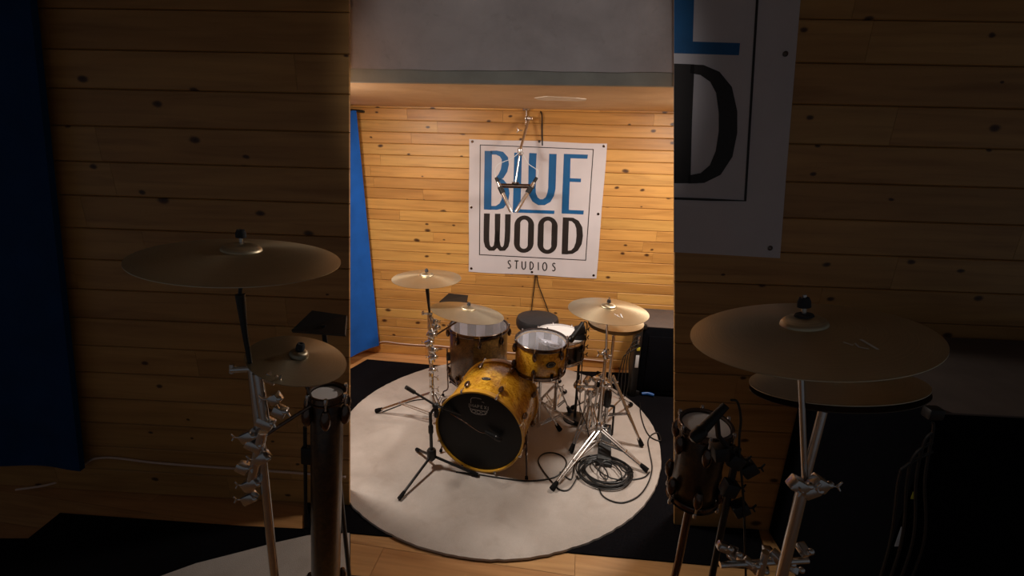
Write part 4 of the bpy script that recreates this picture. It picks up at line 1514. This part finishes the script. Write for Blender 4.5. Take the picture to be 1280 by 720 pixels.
floor_cable([(478, 515), (496, 508), (515, 501), (530, 499)], 'thin dark cable lying by the left stand leg')
mb = MB(); c = at_z(809, 494, .012); mb.tube([c + V((-.05, 0, .012)), c + V((.0, .01, .014)), c + V((.05, -.02, .012))], [.012, .02, .012], 10)
own(mb, 'cable_plug', M['bluecable'], 'small blue cable plug on the black mat at right', 'plug', c)
for label, cpts in (('thin black cable draped down the front of the crowded clamp stand', ((722, 470), (721, 490), (727, 515), (735, 540), (736, 560), (733, 580))),
                    ('black cable hanging in a loop behind the crowded clamp stand', ((752, 478), (748, 505), (738, 520), (730, 512), (738, 495), (750, 492), (757, 505), (752, 525)))):
    mb = MB(); mb.tube(smoothpath([at_y(x, y, bS.y - .10 if 'front' in label else bS.y + .13) for x, y in cpts], 8), .0036, 8)
    own(mb, 'microphone_cable', M['cable'], label, 'cable', (bS.x, bS.y, RZ))

# ------------------------------------------------------------------ dim gear beside the left wing wall
def simple_stand(label, base, top, n_, bellp=None, clamps=(), group='stands before the dim side walls', joints=()):
    st = thing('cymbal_stand', label, 'cymbal stand', (base.x, base.y, 0), group)
    pole_parts(st, V((base.x, base.y, .06)), top, M['chrome'], joints=joints, r=(.0135, .0125, .011))
    for k in range(3):
        a = 2 * PI * k / 3 + n_
        leg_pair(st, V((base.x, base.y, .34)), V((base.x, base.y, .12)), V((base.x + .28 * math.cos(a), base.y + .28 * math.sin(a), .017 if base.x < 0 else .0)), M['chrome'], True)
    for i, (px, py, Y, w) in enumerate(clamps):
        c = at_y(px, py, Y)
        mb = MB(); mb.box((-w / 2, -.014, -.014), (w / 2, .014, .014), Matrix.Translation(c) @ Matrix.Rotation(.5 * (-1) ** i, 4, 'Y'), .004); mb.ball(c + V((w * .5, -.008, .004)), .008)
        mb.build('clamp', M['chrome'], st)
        wing_screw(st, c + V(((-1) ** i * .012, -.008, 0)), ((-1) ** i, -.4, .3), M['chrome'], k=.55)
    return st


YL = 1.12
lc = at_y(302, 314, YL)
l_r = .5 * (at_y(430, 333, YL) - at_y(166, 333, YL)).length * .87
nL = tilt_to(lc, .24)
cymbal('crash_cymbal', 'big dim cymbal held out before the left board wall', lc - nL * .02, l_r, M['bronze'], nL, group=None)
lbase = at_y(318, 640, YL)
st = simple_stand('dim chrome stand crowded with clamps before the left board wall', V((lbase.x, lbase.y, 0)), at_y(316, 462, lbase.y), .4,
                  clamps=tuple((x, y, lbase.y - .02, w) for x, y, w in ((340, 472, .03), (344, 498, .03), (350, 514, .035), (310, 545, .04), (318, 556, .045), (328, 572, .04), (304, 584, .035), (314, 604, .05), (332, 528, .045), (312, 622, .04))), joints=(.5,))
mb = MB(); mb.tube([at_y(322, 466, lbase.y - .02), at_y(332, 535, lbase.y - .02)], .013, 12); mb.tube([at_y(328, 540, lbase.y - .02), at_y(312, 612, lbase.y - .02)], .014, 12); mb.build('boom_tube', M['chrome'], st)
tl = at_y(314, 462, lbase.y)
mb = MB(); mb.tube([at_y(290, 462, lbase.y), at_y(330, 460, lbase.y)], .009, 10); mb.tube([at_y(290, 466, lbase.y), at_y(290, 455, lbase.y)], .007, 8); mb.build('tilter', M['chrome'], st)
mb = MB(); mb.tube([tl, at_y(306, 416, YL), at_y(300, 368, YL)], [.006, .007, .012], 12); mb.tube([at_y(300, 368, YL), lc - nL * .045], .005, 8); mb.build('tapered_rod', M['blackmetal'], st)
topper(st, lc + nL * .028, nL, M['chrome'], .01)
l2 = at_y(373, 446, 1.2)
r2_ = .5 * (at_y(434, 446, 1.2) - at_y(310, 446, 1.2)).length * .94
n2_ = tilt_to(l2, .52, .12)
mb = MB(); mb.tube([at_y(330, 545, lbase.y - .01), at_y(392, 505, 1.18), l2 - n2_ * .02], .006, 10); mb.build('boom_arm', M['darkchrome'], st)
topper(st, l2 + n2_ * .018, n2_, M['chrome'], .008)
cymbal('splash_cymbal', 'small tilted dim cymbal under the big one at left', l2 - n2_ * .008, r2_, M['bronze_dim'], n2_, group=None)
# narrow dark drum on a post
od = at_y(411, 492, 1.22)
orad = .5 * (at_y(436, 492, 1.22) - at_y(387, 492, 1.22)).length - .012
oct_, _, _ = drum('narrow_drum', 'narrow dark drum on a post left of the stage opening', frame(od - V((.085, 0, .8)), V((.1, 0, 1))), orad, .8, 6, M['darkburl'], M['darkchrome'], (M['whitehead'], M['whitehead']), lug_ph=-PI / 2 + .3, lining=False)
mb = MB(); mb.tube([(0, 0, -.01), (.0, 0, -.1), (.0, 0, -(od.z - .8) + .05)], .014, 10); mb.build('post', M['darkchrome'], oct_, local=True)
mb = MB(); mb.lathe([(0, 0), (.12, 0), (.12, .01), (.03, .03), (0, .03)], 28, Matrix.Translation((.0, 0, -(od.z - .8) + .022))); mb.build('base_plate', M['blackmetal'], oct_, local=True)
mb = MB(); mb.box((-orad - .03, -.012, .55), (-orad + .004, .012, .61), None, .004); mb.tube([(-orad - .02, 0, .68), (-orad - .02, 0, .3)], .006, 8); mb.build('leg_bracket', M['black'], oct_, local=True)
# music desk
md = at_y(404, 404, 1.55)
mu = thing('music_stand', 'small dark music desk behind the dim cymbals at left', 'music stand', (md.x, md.y, 0))
mb = MB()
mb.prism([at_y(x, y, Y) for x, y, Y in ((364, 413, 1.52), (390, 388, 1.62), (433, 394, 1.63), (431, 418, 1.50))], V((0, .008, -.012)))
mb.build('desk', M['black'], mu, smooth=0)
mb = MB(); mb.tube([V((md.x, md.y, .08)), md + V((0, 0, -.006))], .009, 10); mb.build('pole', M['blackmetal'], mu)
for k in range(3):
    a = 2 * PI * k / 3 + .8
    mb = MB(); mb.tube([V((md.x, md.y, .18)), V((md.x + .17 * math.cos(a), md.y + .17 * math.sin(a), .025))], .008, 8); mb.build('leg', M['blackmetal'], mu)
# white cable along the foot of the left wing
gp = lambda x, y, l=.024: on_plane(x, y, GB + GN * l, GN)
mb = MB()
mb.tube(smoothpath([at_z(20, 612, .03), at_z(60, 606, .04), at_z(92, 594, .06)] + [gp(x, y) for x, y in ((112, 576), (130, 572), (150, 573), (190, 578), (240, 582), (300, 586), (370, 591), (432, 596))], 6), .0065, 8)
own(mb, 'white_cable', M['whitecable'], 'dim white cable along the foot of the left board wall', 'cable', gp(240, 582))

# ------------------------------------------------------------------ dim gear beside the right wing wall
YR = .86
rc = at_y(1005, 406, YR)
rr_ = .5 * (at_y(1183, 432, YR) - at_y(864, 432, YR)).length * .83
nR = tilt_to(rc, .33, .05)
cymbal('ride_cymbal', 'very large dim ride cymbal before the right board wall', rc - nR * .02, rr_, M['bronze'], nR, group=None, mark=True)
rh = at_y(1040, 478, .98)
rhr = .5 * (at_y(1164, 484, .98) - at_y(942, 484, .98)).length * .84
nH = tilt_to(rh, .26, .05)
cymbal('hi_hat_cymbal', 'upper dim hi-hat cymbal below the very large ride', rh, rhr, M['bronze'], nH, group='dim hi-hat pair at right')
cymbal('hi_hat_cymbal', 'lower dim upturned hi-hat cymbal below the very large ride', rh - nH * .016, rhr, M['bronze_shaded'], nH, invert=True, group='dim hi-hat pair at right')
rb_ = at_y(1004, 640, YR)
st = simple_stand('dim chrome stand under the very large ride cymbal', V((rb_.x, rb_.y, 0)), at_y(1006, 600, YR), .2, clamps=tuple((x, y, YR - .02, w) for x, y, w in ((998, 606, .04), (1012, 612, .035), (1024, 604, .035))), joints=(.5,))
mb = MB(); mb.tube([at_y(1006, 600, YR), rc + V((0, 0, -.04))], .0065, 12); mb.build('tube', M['chrome'], st)
topper(st, rc + nR * .03, nR, M['chrome'], .02)
hb_ = V((rh.x - .004, rh.y, 0))
st = thing('hi_hat_stand', 'dim chrome hi-hat stand behind the very large ride stand', 'hi-hat stand', hb_)
pole_parts(st, V((hb_.x, hb_.y, .06)), V((hb_.x, hb_.y, rh.z - .06)), M['chrome'], joints=(.7,), r=(.013, .0105))
mb = MB(); mb.tube([V((hb_.x, hb_.y, rh.z - .06)), V((hb_.x, hb_.y, rh.z + .05))], .0035, 8); mb.build('pull_rod', M['chrome'], st)
mb = MB(); mb.lathe([(.004, -.075), (.016, -.072), (.022, -.055), (.02, -.046), (.004, -.046)], 16, Matrix.Translation((hb_.x, hb_.y, rh.z)), closed=True); mb.build('cymbal_seat', M['blackmetal'], st)
for k in range(3):
    a = 2 * PI * k / 3 + 1.1
    leg_pair(st, V((hb_.x, hb_.y, .34)), V((hb_.x, hb_.y, .12)), V((hb_.x + .26 * math.cos(a), hb_.y + .26 * math.sin(a), 0)), M['chrome'], True)
# small white-headed drum, dim, with microphone
sd_ = at_y(880, 530, 1.25)
sdr = .5 * (at_y(913, 530, 1.25) - at_y(846, 530, 1.25)).length - .012
d2, _, _ = drum('small_drum', 'small dim white-headed drum right of the stage opening', frame(sd_ - V((0, 0, .26)), V((0, -.05, 1))), sdr, .26, 6, M['darkburl'], M['darkchrome'], (M['whitehead'], M['whitehead']), lug_ph=.3, lining=False)
mb = MB(); mb.tube([(0, 0, -.01), (0, 0, -.3), (.0, 0.04, -(sd_.z - .26) + .03)], .013, 10); mb.build('post', M['darkchrome'], d2, local=True)
mb = MB(); mb.lathe([(0, 0), (.12, 0), (.12, .01), (.03, .03), (0, .03)], 28, Matrix.Translation((0, .0625, -(sd_.z - .26) + .003))); mb.build('base_plate', M['blackmetal'], d2, local=True)
q0, q1 = at_y(868, 548, 1.05), at_y(914, 500, 1.08)
m2 = thing('drum_microphone', 'dim black microphone aimed at the small white-headed drum', 'microphone', q0)
mic_body(m2, q0.lerp(q1, .25), q0 - q1, .085, .013, .018)
pb2 = V((at_y(922, 560, 1.1).x, 1.1, 0))
ms2 = thing('microphone_stand', 'dim black microphone stand beside the small white-headed drum', 'microphone stand', pb2)
mb = MB(); mb.tube([V((pb2.x, pb2.y, .02)), V((pb2.x, pb2.y, at_y(915, 560, 1.1).z))], .010, 10); mb.build('pole', M['blackmetal'], ms2)
mb = MB(); mb.lathe([(0, 0), (.12, 0), (.12, .012), (.03, .03), (0, .03)], 28, Matrix.Translation(pb2)); mb.build('base_plate', M['blackmetal'], ms2)
for x, y in ((900, 565), (918, 575), (935, 585), (912, 610), (925, 635)):
    c = at_y(x, y, 1.09); mb = MB(); mb.box((-.02, -.018, -.022), (.02, .018, .022), Matrix.Translation(c) @ Matrix.Rotation(x * .3, 4, 'Y'), .005); mb.build('clamp', M['black'], ms2)
    wing_screw(ms2, c + V((.014, 0, 0)), (1, -.3, .3), M['black'], k=.6)
mb = MB(); mb.tube([at_y(915, 565, 1.09), at_y(898, 545, 1.075), q0.lerp(q1, .6)], .007, 8); mb.build('clip', M['black'], ms2)
mb = MB(); mb.tube(smoothpath([q1, at_y(922, 503, 1.09), at_y(926, 525, 1.09), at_y(924, 560, 1.08), at_y(930, 640, 1.07), at_y(934, 800, 1.07)], 8), .0032, 8)
own(mb, 'microphone_cable', M['cable'], 'thin dim cable looping behind the microphone at right', 'cable', q1)
# chrome clamp top at the bottom right of the opening
eb = at_y(950, 720, 1.0); eb = V((eb.x, eb.y, 0)); ez = at_y(950, 690, 1.0).z
es = thing('snare_stand', 'dim empty chrome stand with crowded clamps at lower right', 'snare stand', eb)
pole_parts(es, V((eb.x, eb.y, .06)), V((eb.x, eb.y, ez)), M['chrome'], joints=(.4,))
for k in range(3):
    a = 2 * PI * k / 3 + .3
    leg_pair(es, V((eb.x, eb.y, .34)), V((eb.x, eb.y, .12)), V((eb.x + .22 * math.cos(a), eb.y + .22 * math.sin(a), 0)), M['chrome'], True)
for i in range(10):
    c = at_y(905 + 11 * i, 684 + (i * 37) % 30, 1.0 + .02 * ((i * 7) % 3))
    mb = MB(); mb.box((-.018, -.012, -.011), (.018, .012, .011), Matrix.Translation(c) @ Matrix.Rotation(i * .9, 4, 'Z') @ Matrix.Rotation(.4 * (-1) ** i, 4, 'Y'), .004); mb.ball(c + V((.01, -.015, .01)), .009)
    mb.build('clamp', M['chrome'], es)
mb = MB(); mb.tube([at_y(900, 706, 1.0), at_y(1010, 700, 1.0)], .009, 10); mb.build('cross_bar', M['chrome'], es)
# tall black cabinet far right
gpt = on_plane(1182, 421, GB + GN * .03, GN)
th_ = gpt.z
f1 = at_z(1170, 516, th_)
tcab = cabinet('tall_cabinet', 'tall black cabinet at far right against the dim board wall', V((f1.x, f1.y, 0)), -GY, 1.3, (gpt - f1).dot(-GN), th_)
for (px_, py_), mt_, hh_ in (((1176, 620), 'yellow', .016), ((1176, 672), 'whitetape', .045)):
    c = at_y(px_, py_, f1.y)
    mb = MB(); mb.box((f1.x + .012, f1.y - .0012, c.z - hh_), (f1.x + .034, f1.y + .004, c.z + hh_), None, .001); mb.build('tape_strip', M[mt_], tcab)
for i in range(4):
    x0 = 1164 - 11 * i
    mb = MB(); Yc = f1.y - .03
    mb.tube(smoothpath([at_y(1166, 528 + 12 * i, Yc), at_y(x0 + 2, 540 + 14 * i, Yc), at_y(x0 - 8, 600, Yc), at_y(x0 - 10 - 3 * i, 680, Yc), V((at_y(x0 - 20, 700, Yc).x, Yc, .3)), V((at_y(x0 - 20, 700, Yc).x, Yc - .02 * i, .008)), V((at_y(x0 - 50, 700, Yc).x, Yc - .15, .008))], 8), .0045, 8)
    own(mb, 'hanging_cable', M['cable'], '%s of the dim black cables beside the tall cabinet' % ('nearest', 'second', 'third', 'outermost')[i], 'cable', V((at_y(x0 - 20, 700, Yc).x, Yc, 0)), 'cables beside the tall cabinet')

# ------------------------------------------------------------------ light
def spot(loc, target, power, size, blend, rad, col):
    l = bpy.data.lights.new('added_header_fill', 'SPOT')
    l.energy = power; l.spot_size = math.radians(size); l.spot_blend = blend; l.shadow_soft_size = rad; l.color = col
    o = bpy.data.objects.new('added_header_fill', l); COL.objects.link(o)
    o.location = loc
    o.rotation_euler = (V(target) - V(loc)).to_track_quat('-Z', 'Y').to_euler()
    return o


spot((.0, .0, 2.45), (.0, 2.45, 2.16), 28, 41.5, .3, .08, (1, .94, .90))  # added fill above the camera to brighten the header


def unseen_softlight(x, y, z, tx, ty, tz, power, size, col=(1, .90, .80), spread=180):
    l = bpy.data.lights.new('unseen_key_light', 'AREA')
    l.shape = 'DISK'; l.size = size; l.energy = power; l.color = col; l.spread = math.radians(spread)
    o = bpy.data.objects.new('unseen_key_light', l); COL.objects.link(o)
    o.location = (x, y, z)
    o.rotation_euler = (V((tx, ty, tz)) - V((x, y, z))).to_track_quat('-Z', 'Y').to_euler()


unseen_softlight(-1.22, 2.55, 2.24, -.45, 2.9, .0, 36, .3)  # pair of added soft lights, kept out of view behind the wing walls
unseen_softlight(1.42, 2.85, 2.24, .55, 2.95, .0, 36, .3)
w = bpy.data.worlds.new('room_ambient'); S.world = w
w.use_nodes = True
w.node_tree.nodes['Background'].inputs[0].default_value = (.9, .93, 1, 1)
w.node_tree.nodes['Background'].inputs[1].default_value = .055
S.view_settings.view_transform = 'Standard'
S.view_settings.look = 'None'
S.view_settings.gamma = 1
S.view_settings.use_curve_mapping = False
S.view_settings.exposure = 0
S.cycles.use_denoising = True
